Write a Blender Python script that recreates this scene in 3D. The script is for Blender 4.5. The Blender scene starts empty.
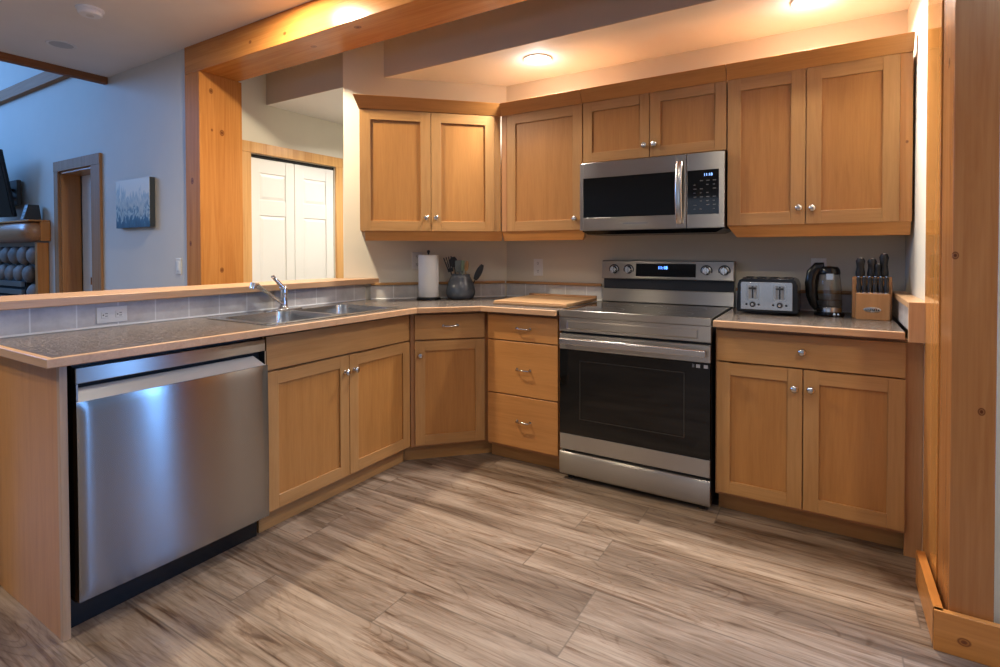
import bpy, bmesh, math, random
from mathutils import Vector, Matrix
random.seed(4)
sc = bpy.context.scene
COL = sc.collection
PI = math.pi
R = math.radians

# ------------------------------------------------------------------ camera
F_PX, YAW, PITCH, ROLL, V0 = 533.2, 31.495, 0.943, -0.149, 260.5
cd = bpy.data.cameras.new('camera'); cam = bpy.data.objects.new('camera', cd); COL.objects.link(cam)
cd.sensor_width = 36; cd.lens = F_PX / 1000 * 36
cd.shift_y = -(333.5 - V0) / 1000
cd.clip_start = 0.02
cam.location = (0, 0, 1.235)
_f = Vector((-math.sin(R(YAW)) * math.cos(R(PITCH)), math.cos(R(YAW)) * math.cos(R(PITCH)), -math.sin(R(PITCH))))
_r = Vector((math.cos(R(YAW)), math.sin(R(YAW)), 0)); _u = _r.cross(_f)
_c, _s = math.cos(R(ROLL)), math.sin(R(ROLL))
_r2, _u2 = _c * _r + _s * _u, -_s * _r + _c * _u
cam.rotation_euler = Matrix((_r2, _u2, -_f)).transposed().to_euler()
sc.camera = cam

# ------------------------------------------------------------------ world, exposure
sc.view_settings.view_transform = 'Standard'; sc.view_settings.look = 'None'
sc.view_settings.gamma = 1; sc.view_settings.use_curve_mapping = False
sc.cycles.max_bounces = 7; sc.cycles.diffuse_bounces = 4; sc.cycles.glossy_bounces = 4
sc.cycles.caustics_reflective = False; sc.cycles.caustics_refractive = False
sc.cycles.sample_clamp_indirect = 4
wd = bpy.data.worlds.new('sky'); sc.world = wd; wd.use_nodes = True
wd.node_tree.nodes['Background'].inputs[0].default_value = (0.35, 0.55, 1.0, 1)
wd.node_tree.nodes['Background'].inputs[1].default_value = 0.35

# ------------------------------------------------------------------ large daylight lights (in the window openings of the house, plus an added fill)
def area(name, loc, direction, sx, sy, power, color, shape='RECTANGLE', parent=None, spread=180):
    l = bpy.data.lights.new(name, 'AREA'); l.shape = shape; l.size = sx
    if shape in ('RECTANGLE', 'ELLIPSE'): l.size_y = sy
    l.energy = power; l.color = color; l.spread = R(spread)
    o = bpy.data.objects.new(name, l); COL.objects.link(o); o.location = loc
    o.rotation_euler = Vector(direction).to_track_quat('-Z', 'Y').to_euler()
    if parent: o.parent = parent
    return o
DAY = (0.16, 0.42, 1.0)
DAY2 = (0.45, 0.62, 1.0)
WARM = (1.0, 0.88, 0.67)
WARM2 = (1.0, 0.97, 0.92)
area('daylight_living', (-10.3, -1.0, 3.5), (1, 0.30, -0.26), 3.6, 1.6, 230, DAY)
area('daylight_living_low', (-6.8, -4.3, 1.7), (.35, 1, -0.25), 2.2, 1.9, 12, DAY)
area('daylight_dining', (3.30, 1.78, 1.45), (-1, -.15, -0.05), 0.30, 1.7, 26, (.16, .42, 1.0))
area('daylight_patio', (.86, 2.10, 1.30), (-.1, -1, -0.05), 0.24, 1.9, 44, (.16, .42, 1.0))
area('front_fill', (-1.0, -4.3, 1.5), (0, 1, -0.1), 2.4, 1.4, 9, (.75, .85, 1.0))  # fill added behind the camera to raise the general ambient light
POT_W = 15
sc.view_settings.exposure = 0.08

# ------------------------------------------------------------------ mesh builder
class MB:
    def __init__(s): s.v = []; s.f = []; s.m = []
    def add(s, vs, fs, mi=0):
        b = len(s.v); s.v += [tuple(v) for v in vs]
        for f in fs: s.f.append(tuple(b + i for i in f)); s.m.append(mi)
        return s
    def box(s, x0, x1, y0, y1, z0, z1, mi=0):
        if x0 > x1: x0, x1 = x1, x0
        if y0 > y1: y0, y1 = y1, y0
        if z0 > z1: z0, z1 = z1, z0
        return s.add([(x0, y0, z0), (x1, y0, z0), (x1, y1, z0), (x0, y1, z0), (x0, y0, z1), (x1, y0, z1), (x1, y1, z1), (x0, y1, z1)],
                     [(0, 3, 2, 1), (4, 5, 6, 7), (0, 1, 5, 4), (1, 2, 6, 5), (2, 3, 7, 6), (3, 0, 4, 7)], mi)
    def hexa(s, p, mi=0):   # 8 points, bottom ring then top ring, both counter-clockwise from above
        return s.add(p, [(0, 3, 2, 1), (4, 5, 6, 7), (0, 1, 5, 4), (1, 2, 6, 5), (2, 3, 7, 6), (3, 0, 4, 7)], mi)
    def prism(s, poly, axis, a, b, mi=0):   # 2-D polygon pushed along an axis: 'z' (x,y), 'x' (y,z), 'y' (x,z)
        n = len(poly)
        def P(p, t): return {'z': (p[0], p[1], t), 'x': (t, p[0], p[1]), 'y': (p[0], t, p[1])}[axis]
        vs = [P(p, a) for p in poly] + [P(p, b) for p in poly]
        fs = [tuple(range(n))[::-1], tuple(range(n, 2 * n))] + [(i, (i + 1) % n, n + (i + 1) % n, n + i) for i in range(n)]
        return s.add(vs, fs, mi)
    def lathe(s, prof, c=(0, 0, 0), axis='z', n=24, mi=0, cap=True):   # prof: (radius, height)
        vs = []; fs = []
        for r, h in prof:
            for k in range(n):
                a = 2 * PI * k / n; p, q = r * math.cos(a), r * math.sin(a)
                v = {'z': (p, q, h), 'y': (p, h, q), 'x': (h, p, q)}[axis]
                vs.append((v[0] + c[0], v[1] + c[1], v[2] + c[2]))
        for i in range(len(prof) - 1):
            for k in range(n):
                j = (k + 1) % n; fs.append((i * n + k, i * n + j, (i + 1) * n + j, (i + 1) * n + k))
        if cap:
            if prof[0][0] > 1e-5: fs.append(tuple(range(n))[::-1])
            if prof[-1][0] > 1e-5: fs.append(tuple((len(prof) - 1) * n + k for k in range(n)))
        return s.add(vs, fs, mi)
    def tube(s, path, r, n=10, mi=0, flat=1.0):
        pts = [Vector(p) for p in path]; rs = r if isinstance(r, (list, tuple)) else [r] * len(pts)
        vs = []; fs = []; up = None
        for i, p in enumerate(pts):
            d = (pts[min(i + 1, len(pts) - 1)] - pts[max(i - 1, 0)]).normalized()
            if up is None: up = Vector((0, 0, 1)) if abs(d.z) < .9 else Vector((1, 0, 0))
            a = d.cross(up).normalized(); b = a.cross(d).normalized(); up = b
            for k in range(n):
                t = 2 * PI * k / n; v = p + a * rs[i] * math.cos(t) + b * rs[i] * flat * math.sin(t); vs.append(v)
        for i in range(len(pts) - 1):
            for k in range(n):
                j = (k + 1) % n; fs.append((i * n + k, i * n + j, (i + 1) * n + j, (i + 1) * n + k))
        fs.append(tuple(range(n))[::-1]); fs.append(tuple((len(pts) - 1) * n + k for k in range(n)))
        return s.add(vs, fs, mi)
    def ball(s, c, rx, ry=None, rz=None, n=16, m=10, mi=0, jit=0, seed=0):
        ry = ry or rx; rz = rz or rx; rd = random.Random(seed); vs = []; fs = []
        for i in range(m + 1):
            t = PI * i / m
            for k in range(n):
                a = 2 * PI * k / n; q = 1 + rd.uniform(-jit, jit)
                vs.append((c[0] + rx * q * math.sin(t) * math.cos(a), c[1] + ry * q * math.sin(t) * math.sin(a), c[2] + rz * q * math.cos(t)))
        for i in range(m):
            for k in range(n):
                j = (k + 1) % n; fs.append((i * n + k, (i + 1) * n + k, (i + 1) * n + j, i * n + j))
        return s.add(vs, fs, mi)
    def bowed(s, x0, x1, z0, z1, y, th, bz=0, bx=0, n=20, mi=0, edge=0.0, ap=0.0):   # a panel facing -y whose face bulges
        vs = []; fs = []
        for i in range(n + 1):
            for j in range(n + 1):
                a = 2 * i / n - 1; b = 2 * j / n - 1
                d = bx * (1 - ((a - ap) / (1 + abs(ap))) ** 2) + bz * (1 - b * b) + edge * ((1 - abs(a) ** 24) * (1 - abs(b) ** 24))
                vs.append((x0 + (x1 - x0) * i / n, y - d, z0 + (z1 - z0) * j / n))
        N = n + 1
        for i in range(n):
            for j in range(n): fs.append((i * N + j, (i + 1) * N + j, (i + 1) * N + j + 1, i * N + j + 1))
        ring = [i * N for i in range(N)] + [n * N + j for j in range(1, N)] + [i * N + n for i in range(n - 1, -1, -1)] + [j for j in range(n - 1, 0, -1)]
        b = len(vs)
        for r in ring: vs.append((vs[r][0], y + th, vs[r][2]))
        m = len(ring)
        for k in range(m): fs.append((ring[k], b + k, b + (k + 1) % m, ring[(k + 1) % m]))
        fs.append(tuple(b + k for k in range(m))[::-1])
        return s.add(vs, fs, mi)
    def build(s, name, mats, parent=None, bevel=0, smooth=30, seg=2, rot=None, loc=None, uvswap=False):
        me = bpy.data.meshes.new(name); me.from_pydata(s.v, [], s.f)
        if not isinstance(mats, (list, tuple)): mats = [mats]
        for m in mats: me.materials.append(m)
        me.polygons.foreach_set('material_index', s.m)
        bm = bmesh.new(); bm.from_mesh(me)
        bmesh.ops.remove_doubles(bm, verts=bm.verts, dist=1e-7)
        bmesh.ops.recalc_face_normals(bm, faces=bm.faces)
        uv = bm.loops.layers.uv.new('UVMap')
        for f in bm.faces:
            n = f.normal; ax = max(range(3), key=lambda i: abs(n[i]))
            for l in f.loops:
                c = l.vert.co; q = (c.y, c.z) if ax == 0 else (c.x, c.z) if ax == 1 else (c.x, c.y)
                l[uv].uv = q[::-1] if uvswap else q
        bm.to_mesh(me); bm.free()
        if smooth:
            me.polygons.foreach_set('use_smooth', [True] * len(me.polygons)); me.set_sharp_from_angle(angle=R(smooth))
        o = bpy.data.objects.new(name, me); COL.objects.link(o)
        if parent: o.parent = parent
        if loc: o.location = loc
        if rot is not None: o.rotation_euler = rot
        if bevel:
            b = o.modifiers.new('bevel', 'BEVEL'); b.width = bevel; b.segments = seg; b.limit_method = 'ANGLE'; b.angle_limit = R(40); b.harden_normals = True
        return o

def plate(outer, holes, z0, z1):     # flat slab with holes, as (verts, faces)
    cu = bpy.data.curves.new('tmp', 'CURVE'); cu.dimensions = '2D'; cu.fill_mode = 'BOTH'; cu.extrude = (z1 - z0) / 2
    for loop in [outer] + holes:
        sp = cu.splines.new('POLY'); sp.points.add(len(loop) - 1); sp.use_cyclic_u = True
        for p, q in zip(sp.points, loop): p.co = (q[0], q[1], 0, 1)
    o = bpy.data.objects.new('tmp', cu); COL.objects.link(o)
    me = bpy.data.meshes.new_from_object(o, depsgraph=bpy.context.evaluated_depsgraph_get())
    vs = [(v.co.x, v.co.y, v.co.z + (z0 + z1) / 2) for v in me.vertices]; fs = [tuple(p.vertices) for p in me.polygons]
    bpy.data.objects.remove(o); bpy.data.curves.remove(cu); bpy.data.meshes.remove(me)
    return vs, fs
def text_mesh(txt, size):
    cu = bpy.data.curves.new('tmp', 'FONT'); cu.body = txt; cu.size = size; cu.align_x = 'CENTER'; cu.align_y = 'CENTER'; cu.extrude = .0003
    o = bpy.data.objects.new('tmp', cu); COL.objects.link(o)
    me = bpy.data.meshes.new_from_object(o, depsgraph=bpy.context.evaluated_depsgraph_get())
    vs = [(v.co.x, v.co.y, v.co.z) for v in me.vertices]; fs = [tuple(p.vertices) for p in me.polygons]
    bpy.data.objects.remove(o); bpy.data.curves.remove(cu); bpy.data.meshes.remove(me)
    return vs, fs

def thing(name, label, cat, loc=(0, 0, 0), rotz=0, group=None):
    o = bpy.data.objects.new(name, None); COL.objects.link(o); o.location = loc; o.rotation_euler = (0, 0, rotz)
    o.empty_display_size = .05
    o['label'] = label; o['category'] = cat
    if group: o['group'] = group
    return o
def tag(o, label, cat, group=None):
    o['label'] = label; o['category'] = cat
    if group: o['group'] = group
    return o
def struct(o, label=None, cat=None):
    o['kind'] = 'structure'
    if label: o['label'] = label
    if cat: o['category'] = cat
    return o
def rrect(x0, x1, y0, y1, r, n=5):
    out = []
    for cx, cy, a in ((x1 - r, y1 - r, 0), (x0 + r, y1 - r, 90), (x0 + r, y0 + r, 180), (x1 - r, y0 + r, 270)):
        for k in range(n + 1):
            t = R(a + 90 * k / n); out.append((cx + r * math.cos(t), cy + r * math.sin(t)))
    return out

# ------------------------------------------------------------------ materials
class NT:
    def __init__(s, name):
        s.mat = bpy.data.materials.new(name); s.mat.use_nodes = True; s.t = s.mat.node_tree
        s.b = s.t.nodes['Principled BSDF']
    def n(s, typ, **k):
        nd = s.t.nodes.new(typ)
        for a, v in k.items(): setattr(nd, a, v)
        return nd
    def l(s, a, b): s.t.links.new(a, b)
    def mapping(s, scale=(1, 1, 1), rnd=0.0, rot=(0, 0, 0)):
        tc = s.n('ShaderNodeTexCoord'); mp = s.n('ShaderNodeMapping'); mp.inputs['Scale'].default_value = scale; mp.inputs['Rotation'].default_value = rot
        s.l(tc.outputs['Object'], mp.inputs['Vector'])
        if rnd:
            oi = s.n('ShaderNodeObjectInfo'); m = s.n('ShaderNodeMath', operation='MULTIPLY'); m.inputs[1].default_value = rnd
            s.l(oi.outputs['Random'], m.inputs[0]); cx = s.n('ShaderNodeCombineXYZ')
            for i in range(3): s.l(m.outputs[0], cx.inputs[i])
            s.l(cx.outputs[0], mp.inputs['Location'])
        return mp.outputs[0]
    def noise(s, vec, scale=1, detail=4, rough=.55, dist=0):
        n = s.n('ShaderNodeTexNoise'); n.inputs['Scale'].default_value = scale; n.inputs['Detail'].default_value = detail
        n.inputs['Roughness'].default_value = rough; n.inputs['Distortion'].default_value = dist
        s.l(vec, n.inputs['Vector']); return n.outputs['Fac']
    def ramp(s, fac, stops):
        r = s.n('ShaderNodeValToRGB'); e = r.color_ramp.elements
        while len(e) < len(stops): e.new(.5)
        for q, (p, c) in zip(e, stops): q.position = p; q.color = (*c, 1) if len(c) == 3 else c
        s.l(fac, r.inputs[0]); return r.outputs[0]
    def mix(s, fac, a, b, mode='MIX'):
        m = s.n('ShaderNodeMix', data_type='RGBA', blend_type=mode)
        for i, v in ((0, fac), (6, a), (7, b)):
            if isinstance(v, (int, float)): m.inputs[i].default_value = v
            elif isinstance(v, tuple): m.inputs[i].default_value = (*v, 1)
            else: s.l(v, m.inputs[i])
        return m.outputs[2]
    def bump(s, h, strength, dist=.001):
        b = s.n('ShaderNodeBump'); b.inputs['Strength'].default_value = strength; b.inputs['Distance'].default_value = dist
        s.l(h, b.inputs['Height']); s.l(b.outputs[0], s.b.inputs['Normal'])
    def set(s, **k):
        for a, v in k.items():
            i = s.b.inputs[a.replace('_', ' ')]
            if isinstance(v, (int, float)): i.default_value = v
            elif isinstance(v, tuple): i.default_value = (*v, 1) if len(v) == 3 else v
            else: s.l(v, i)
        return s
def plain(name, col, rough=.5, metal=0, **k):
    m = NT(name); m.set(Base_Color=col, Roughness=rough, Metallic=metal, **k)
    return m.mat
def paint(name, col, rough=.7):
    m = NT(name); v = m.mapping((1, 1, 1)); n = m.noise(v, 3, 3)
    c = m.mix(n, tuple(x * .95 for x in col), tuple(min(1, x * 1.04) for x in col)); m.set(Base_Color=c, Roughness=rough)
    m.bump(m.noise(v, 260, 2), .08, .0006); return m.mat
def scl(axis, along, across):
    return tuple(along if a == axis else across for a in 'xyz')
def maple(name, base, axis, k=1.0):
    m = NT(name); v = m.mapping(scl(axis, 2.2, 34), rnd=37); g = m.noise(v, 1, 6, .62, .6)
    v2 = m.mapping(scl(axis, 1.0, 4.5), rnd=23); b = m.noise(v2, 1.6, 3, .5, .8)
    v3 = m.mapping(scl(axis, 9, 160), rnd=11); fi = m.noise(v3, 1, 2, .5)
    dk = tuple(x * y for x, y in zip(base, (.86, .80, .72))); lt = tuple(min(1, x * y) for x, y in zip(base, (1.08, 1.09, 1.12)))
    c1 = m.ramp(g, [(.22, dk), (.5, base), (.78, lt)])
    c2 = m.ramp(b, [(.30, (.86, .82, .76)), (.66, (1.04, 1.03, 1.0))])
    c = m.mix(.5 * k, c1, c2, 'MULTIPLY'); c = m.mix(.16, c, m.ramp(fi, [(.35, (.6, .5, .4)), (.65, (1, 1, 1))]), 'MULTIPLY')
    m.set(Base_Color=c, Roughness=.36, Specular_IOR_Level=.45); m.bump(g, .04, .001); return m.mat
def pine(name, base, axis, knots=(), rough=.3, auto=True, spec=.5):
    m = NT(name); v = m.mapping(scl(axis, .9, 17), rnd=0 if knots else 31); g = m.noise(v, 1, 6, .6, 1.2)
    dk = tuple(x * y for x, y in zip(base, (.84, .72, .60))); lt = tuple(min(1, x * y) for x, y in zip(base, (1.15, 1.22, 1.35)))
    c = m.ramp(g, [(.25, dk), (.5, base), (.75, lt)])
    v3 = m.mapping(scl(axis, 3, 110), rnd=9); c = m.mix(.25, c, m.ramp(m.noise(v3, 1, 3), [(.3, (.6, .45, .3)), (.6, (1, 1, 1))]), 'MULTIPLY')
    tc = m.n('ShaderNodeTexCoord')
    if auto:
        vo = m.n('ShaderNodeTexVoronoi'); vo.inputs['Scale'].default_value = 1; m.l(m.mapping(scl(axis, 1.7, 3.2), rnd=13), vo.inputs['Vector'])
        k = m.ramp(vo.outputs['Distance'], [(.025, (1, 1, 1)), (.06, (0, 0, 0))]); c = m.mix(k, c, tuple(x * y for x, y in zip(base, (.28, .17, .12))))
    for (x, y, z, r) in knots:
        d = m.n('ShaderNodeVectorMath', operation='SUBTRACT'); d.inputs[1].default_value = (x, y, z); m.l(tc.outputs['Object'], d.inputs[0])
        e = m.n('ShaderNodeVectorMath', operation='MULTIPLY'); e.inputs[1].default_value = tuple((.75 if a == axis else 1.0) / r for a in 'xyz'); m.l(d.outputs[0], e.inputs[0])
        L = m.n('ShaderNodeVectorMath', operation='LENGTH'); m.l(e.outputs[0], L.inputs[0])
        k = m.ramp(L.outputs['Value'], [(0, (1, 1, 1)), (.35, (.9, .9, .9)), (.5, (.35, .35, .35)), (.75, (.9, .9, .9)), (1, (0, 0, 0))])
        c = m.mix(k, c, tuple(x * y for x, y in zip(base, (.25, .14, .1))))
    m.set(Base_Color=c, Roughness=rough, Specular_IOR_Level=spec); m.bump(g, .05, .001); return m.mat
def steel(name, col=(.42, .385, .345), rough=.30, aniso=.95, rot=0.25):
    m = NT(name); v = m.mapping((1.5, 1.5, 500)); n = m.noise(v, 1, 3)
    c = m.mix(n, tuple(x * .93 for x in col), tuple(x * 1.05 for x in col))
    m.set(Base_Color=c, Metallic=1.0, Roughness=rough, Anisotropic=aniso, Anisotropic_Rotation=rot)
    t = m.n('ShaderNodeTangent', direction_type='UV_MAP'); t.uv_map = 'UVMap'; m.l(t.outputs[0], m.b.inputs['Tangent'])
    return m.mat
def glassmat(name, col=(1, 1, 1), rough=0, ior=1.45):
    m = NT(name); m.set(Base_Color=col, Roughness=rough, Transmission_Weight=1.0, IOR=ior); return m.mat
def emit(name, col, st):
    m = NT(name); m.set(Base_Color=(0, 0, 0), Emission_Color=col, Emission_Strength=st); return m.mat

FB = (.47, .245, .088)      # maple door frames
PB = (.45, .203, .056)      # the doors' veneer panels
M = {}
M['mv'] = maple('maple_upright', FB, 'z'); M['mh'] = maple('maple_level', FB, 'x'); M['mp'] = maple('maple_panel', PB, 'z', .8)
M['mdr'] = maple('maple_drawer', (.56, .255, .080), 'x', 1.0)
M['mdark'] = maple('maple_stile', (.50, .24, .10), 'z')
M['edge'] = maple('maple_edging_x', (.60, .36, .20), 'x'); M['edgey'] = maple('maple_edging_y', (.60, .36, .20), 'y')
M['crown'] = maple('crown_wood', (.60, .265, .072), 'x'); M['endp'] = maple('end_panel_wood', (.54, .25, .085), 'z', .5)
PN = (.54, .215, .050)
M['pz'] = pine('pine_upright', PN, 'z'); M['px'] = pine('pine_level', PN, 'x'); M['py'] = pine('pine_deep', PN, 'y')
M['steel'] = steel('brushed_steel'); M['steel_d'] = steel('brushed_steel_dark', (.32, .295, .27), .3)
M['chrome'] = plain('chrome', (.75, .74, .72), .08, 1); M['nickel'] = plain('satin_nickel', (.62, .60, .57), .2, 1)
M['sinkst'] = steel('sink_steel', (.62, .61, .59), .22, .3)
M['blackglass'] = plain('black_glass', (.005, .005, .005), .05, 0, Specular_IOR_Level=.4)
M['blackgloss'] = plain('black_plastic_gloss', (.008, .008, .009), .22, 0, Specular_IOR_Level=.35); M['black'] = plain('black_plastic', (.018, .018, .02), .45)
M['char'] = plain('dark_cavity', (.01, .01, .01), .8)
M['white'] = paint('white_door_paint', (.80, .78, .74), .4); M['plate'] = plain('ivory_plastic', (.72, .70, .66), .35)
M['wall'] = paint('wall_paint', (.63, .57, .45)); M['wallh'] = paint('wall_paint_light', (.70, .65, .54)); M['soff'] = paint('soffit_paint', (.86, .86, .84)); M['ceil'] = paint('ceiling_paint', (.84, .80, .76), .8)
M['walll'] = paint('living_wall_paint', (.64, .59, .52))
M['caulk'] = plain('caulk_white', (.75, .74, .72), .5)

def mk_floor():
    m = NT('vinyl_planks'); tc = m.n('ShaderNodeTexCoord'); sx = m.n('ShaderNodeSeparateXYZ'); m.l(tc.outputs['Object'], sx.inputs[0])
    def mt(op, a, b=None, c=None):
        q = m.n('ShaderNodeMath', operation=op)
        for i, v in enumerate((a, b, c)):
            if v is None: continue
            if isinstance(v, (int, float)): q.inputs[i].default_value = v
            else: m.l(v, q.inputs[i])
        return q.outputs[0]
    PW, PL = .182, 1.22
    yr = mt('DIVIDE', sx.outputs[1], PW); row = mt('FLOOR', yr)
    w1 = m.n('ShaderNodeTexWhiteNoise', noise_dimensions='1D'); m.l(row, w1.inputs['W'])
    xr = mt('ADD', mt('DIVIDE', sx.outputs[0], PL), mt('MULTIPLY', w1.outputs['Value'], 7.0)); colm = mt('FLOOR', xr)
    cv = m.n('ShaderNodeCombineXYZ'); m.l(row, cv.inputs[0]); m.l(colm, cv.inputs[1])
    w2 = m.n('ShaderNodeTexWhiteNoise', noise_dimensions='2D'); m.l(cv.outputs[0], w2.inputs['Vector'])
    ex = mt('MULTIPLY', mt('PINGPONG', xr, .5), PL); ey = mt('MULTIPLY', mt('PINGPONG', yr, .5), PW)
    seam = m.ramp(mt('MINIMUM', ex, ey), [(0, (1, 1, 1)), (.0005, (1, 1, 1)), (.0013, (0, 0, 0))])
    off = m.n('ShaderNodeVectorMath', operation='SCALE'); off.inputs['Scale'].default_value = 23.0; m.l(w2.outputs['Color'], off.inputs[0])
    add = m.n('ShaderNodeVectorMath', operation='ADD'); m.l(tc.outputs['Object'], add.inputs[0]); m.l(off.outputs[0], add.inputs[1])
    def mp(s):
        q = m.n('ShaderNodeMapping'); q.inputs['Scale'].default_value = s; m.l(add.outputs[0], q.inputs['Vector']); return q.outputs[0]
    g1 = m.noise(mp((1.7, 24, 1)), 1.0, 7, .66, 1.1)
    g2 = m.noise(mp((5.0, 120, 1)), 1.0, 5, .65, .2)
    g3 = m.noise(mp((1.1, 8.5, 1)), 1.2, 5, .6, .8)
    g4 = m.noise(mp((2.6, 52, 1)), 1.0, 6, .7, .5)
    h = m.noise(mp((1.5, 7.5, 1)), 1.0, 1.0, .4, .5)
    si = mt('SINE', mt('MULTIPLY', h, 95.0))
    ring = m.ramp(si, [(.0, (1, 1, 1)), (.82, (.96, .94, .92)), (1, (.66, .58, .52))])
    c = m.ramp(g3, [(.30, (.140, .096, .066)), (.44, (.225, .164, .118)), (.56, (.295, .222, .165)), (.70, (.38, .300, .232))])
    c = m.mix(.9, c, m.ramp(g4, [(.32, (.62, .57, .53)), (.46, (.95, .94, .93)), (.68, (1.12, 1.12, 1.12))]), 'MULTIPLY')
    c = m.mix(.9, c, m.ramp(g2, [(.33, (.74, .70, .67)), (.52, (1, 1, 1)), (.75, (1.08, 1.08, 1.08))]), 'MULTIPLY')
    c = m.mix(1.0, c, m.ramp(g1, [(.31, (.34, .25, .19)), (.39, (.68, .60, .54)), (.46, (1, 1, 1))]), 'MULTIPLY')
    c = m.mix(m.ramp(g3, [(.40, (.85, .85, .85)), (.60, (.15, .15, .15))]), c, ring, 'MULTIPLY')
    c = m.mix(1.0, c, m.ramp(w2.outputs['Value'], [(0, (.86, .84, .84)), (1, (1.10, 1.08, 1.06))]), 'MULTIPLY')
    c = m.mix(seam, c, (.13, .095, .07))
    m.set(Base_Color=c, Roughness=.38, Specular_IOR_Level=.4)
    m.bump(g2, .12, .001); return m.mat
M['floor'] = mk_floor()
def mk_counter():
    m = NT('laminate'); v = m.mapping(); a = m.noise(v, 300, 1, .5); b = m.noise(v, 110, 2, .6); e = m.noise(v, 6, 2)
    c = m.ramp(a, [(.36, (.022, .018, .016)), (.5, (.080, .065, .055)), (.62, (.32, .265, .225))])
    c = m.mix(.7, c, m.ramp(b, [(.38, (.55, .52, .5)), (.62, (1.3, 1.25, 1.2))]), 'MULTIPLY')
    c = m.mix(.4, c, m.ramp(e, [(.3, (.8, .8, .8)), (.7, (1.1, 1.1, 1.1))]), 'MULTIPLY')
    m.set(Base_Color=c, Roughness=.24, Specular_IOR_Level=.38); m.bump(a, .03, .0004); return m.mat
M['lam'] = mk_counter()
def mk_tile():
    m = NT('ceramic_tile'); tc = m.n('ShaderNodeTexCoord'); sx = m.n('ShaderNodeSeparateXYZ'); m.l(tc.outputs['Object'], sx.inputs[0])
    fr = m.n('ShaderNodeMath', operation='PINGPONG'); fr.inputs[1].default_value = .0762; m.l(sx.outputs[0], fr.inputs[0])
    g = m.ramp(fr.outputs[0], [(0, (1, 1, 1)), (.0022, (1, 1, 1)), (.0032, (0, 0, 0))])
    v = m.mapping(); n = m.noise(v, 9, 5, .6); f = m.noise(v, 60, 3)
    c = m.ramp(n, [(.3, (.48, .43, .39)), (.7, (.64, .60, .56))]); c = m.mix(.3, c, m.ramp(f, [(.3, (.8, .8, .8)), (.7, (1.1, 1.1, 1.1))]), 'MULTIPLY')
    c = m.mix(g, c, (.84, .82, .78)); m.set(Base_Color=c, Roughness=.35); return m.mat
M['tile'] = mk_tile()

# ------------------------------------------------------------------ room shell
H1, H2 = 2.72, 2.42          # main ceiling, dropped soffit
YB = 3.30                    # back wall
def slab(name, mat, *a, **k): return struct(MB().box(*a).build(name, mat, smooth=0, **k))
slab('floor', M['floor'], -10.6, 3.5, -4.5, 5.2, -.05, 0)
slab('ceiling', M['ceil'], -5.2, 3.5, -4.5, 2.75, H1, H1 + .08)
slab('ceiling_soffit', M['soff'], -3.97, .332, 2.70, 5.1, H2, H1 + .06)
slab('ceiling_living', M['walll'], -10.6, -5.2, -4.5, 2.3, 5.0, 5.1)
slab('wall_upper_living', M['walll'], -5.2, -5.12, -4.5, 2.14, H1 + .08, 5.0)
slab('wall_soffit', paint('soffit_face', (.58, .50, .40)), -3.97, .332, 2.694, 2.70, H2, H1)
slab('wall_back', M['wall'], -1.99, .60, YB, YB + .12, 0, H1)
# diagonal wall: a prism, its face on the line y = x + 5.265
dw = MB().prism([(-1.965, 3.30), (-2.76, 2.505), (-2.845, 2.59), (-2.05, 3.385)], 'z', 0, H1)
struct(dw.build('wall_diagonal', M['wallh'], smooth=0))
slab('wall_hall_right', M['wallh'], -2.05, -1.97, 3.385, 5.1, 0, H2)
slab('wall_hall_end', M['wallh'], -4.0, -1.97, 5.0, 5.1, 0, H2)
# closet wall with an opening for the bifold doors
cw = MB().box(-3.97, -3.85, 2.30, 2.545, 0, H2).box(-3.97, -3.85, 3.385, 5.1, 0, H2).box(-3.97, -3.85, 2.545, 3.385, 2.01, H2).box(-3.97, -3.85, 2.30, 2.70, H2, H1).box(-3.97,-3.93,2.545,3.385,0,2.01)
struct(cw.build('wall_closet', M['wallh'], smooth=0))
# picture wall (living side) with a doorway
dx0, dx1, dz = -6.19, -5.50, 2.0
pw = MB().box(-10.6, dx0, 2.14, 2.30, 0, 5.0).box(dx1, -5.12, 2.14, 2.30, 0, 5.0).box(-5.12, -3.98, 2.14, 2.30, 0, H1).box(dx0, dx1, 2.14, 2.30, dz, 5.0)
struct(pw.build('wall_far', M['walll'], smooth=0))
slab('wall_left', M['walll'], -10.6, -10.5, -4.5, 2.3, 0, 2.6)
slab('wall_left_upper', M['walll'], -10.6, -10.5, -4.5, 2.3, 4.5, 5.0)
wl = MB().box(-10.6, -10.5, -4.5, -2.9, 2.6, 4.5).box(-10.6, -10.5, .9, 2.3, 2.6, 4.5)
struct(wl.build('wall_left_piers', M['walll'], smooth=0))
wf = MB().box(-10.6, -7.95, -4.5, -4.4, 0, 5).box(-5.65, -2.25, -4.5, -4.4, 0, 5).box(-7.95, -5.65, -4.5, -4.4, 0, .7).box(-7.95, -5.65, -4.5, -4.4, 2.7, 5)
wf.box(.25, 3.5, -4.5, -4.4, 0, H1).box(-2.25, .25, -4.5, -4.4, 0, .75).box(-2.25, .25, -4.5, -4.4, 2.25, H1)
struct(wf.build('wall_front', M['wallh'], smooth=0))
wr = MB().box(3.4, 3.5, -4.5, 1.45, 0, H1).box(3.4, 3.5, 2.08, 2.3, 0, H1).box(3.4, 3.5, 1.45, 2.08, 0, .5).box(3.4, 3.5, 1.45, 2.08, 2.4, H1)
struct(wr.build('wall_dining', M['wallh'], smooth=0))
slab('wall_right', M['wallh'], .332, .432, 2.30, YB, 0, H1)
wq = MB().box(.437, .62, 2.14, 2.30, 0, H1).box(1.34, 3.4, 2.14, 2.30, 0, H1).box(.62, 1.34, 2.14, 2.30, 0, .25).box(.62, 1.34, 2.14, 2.30, 2.35, H1)
struct(wq.build('wall_right_return', M['wallh'], smooth=0))
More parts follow.
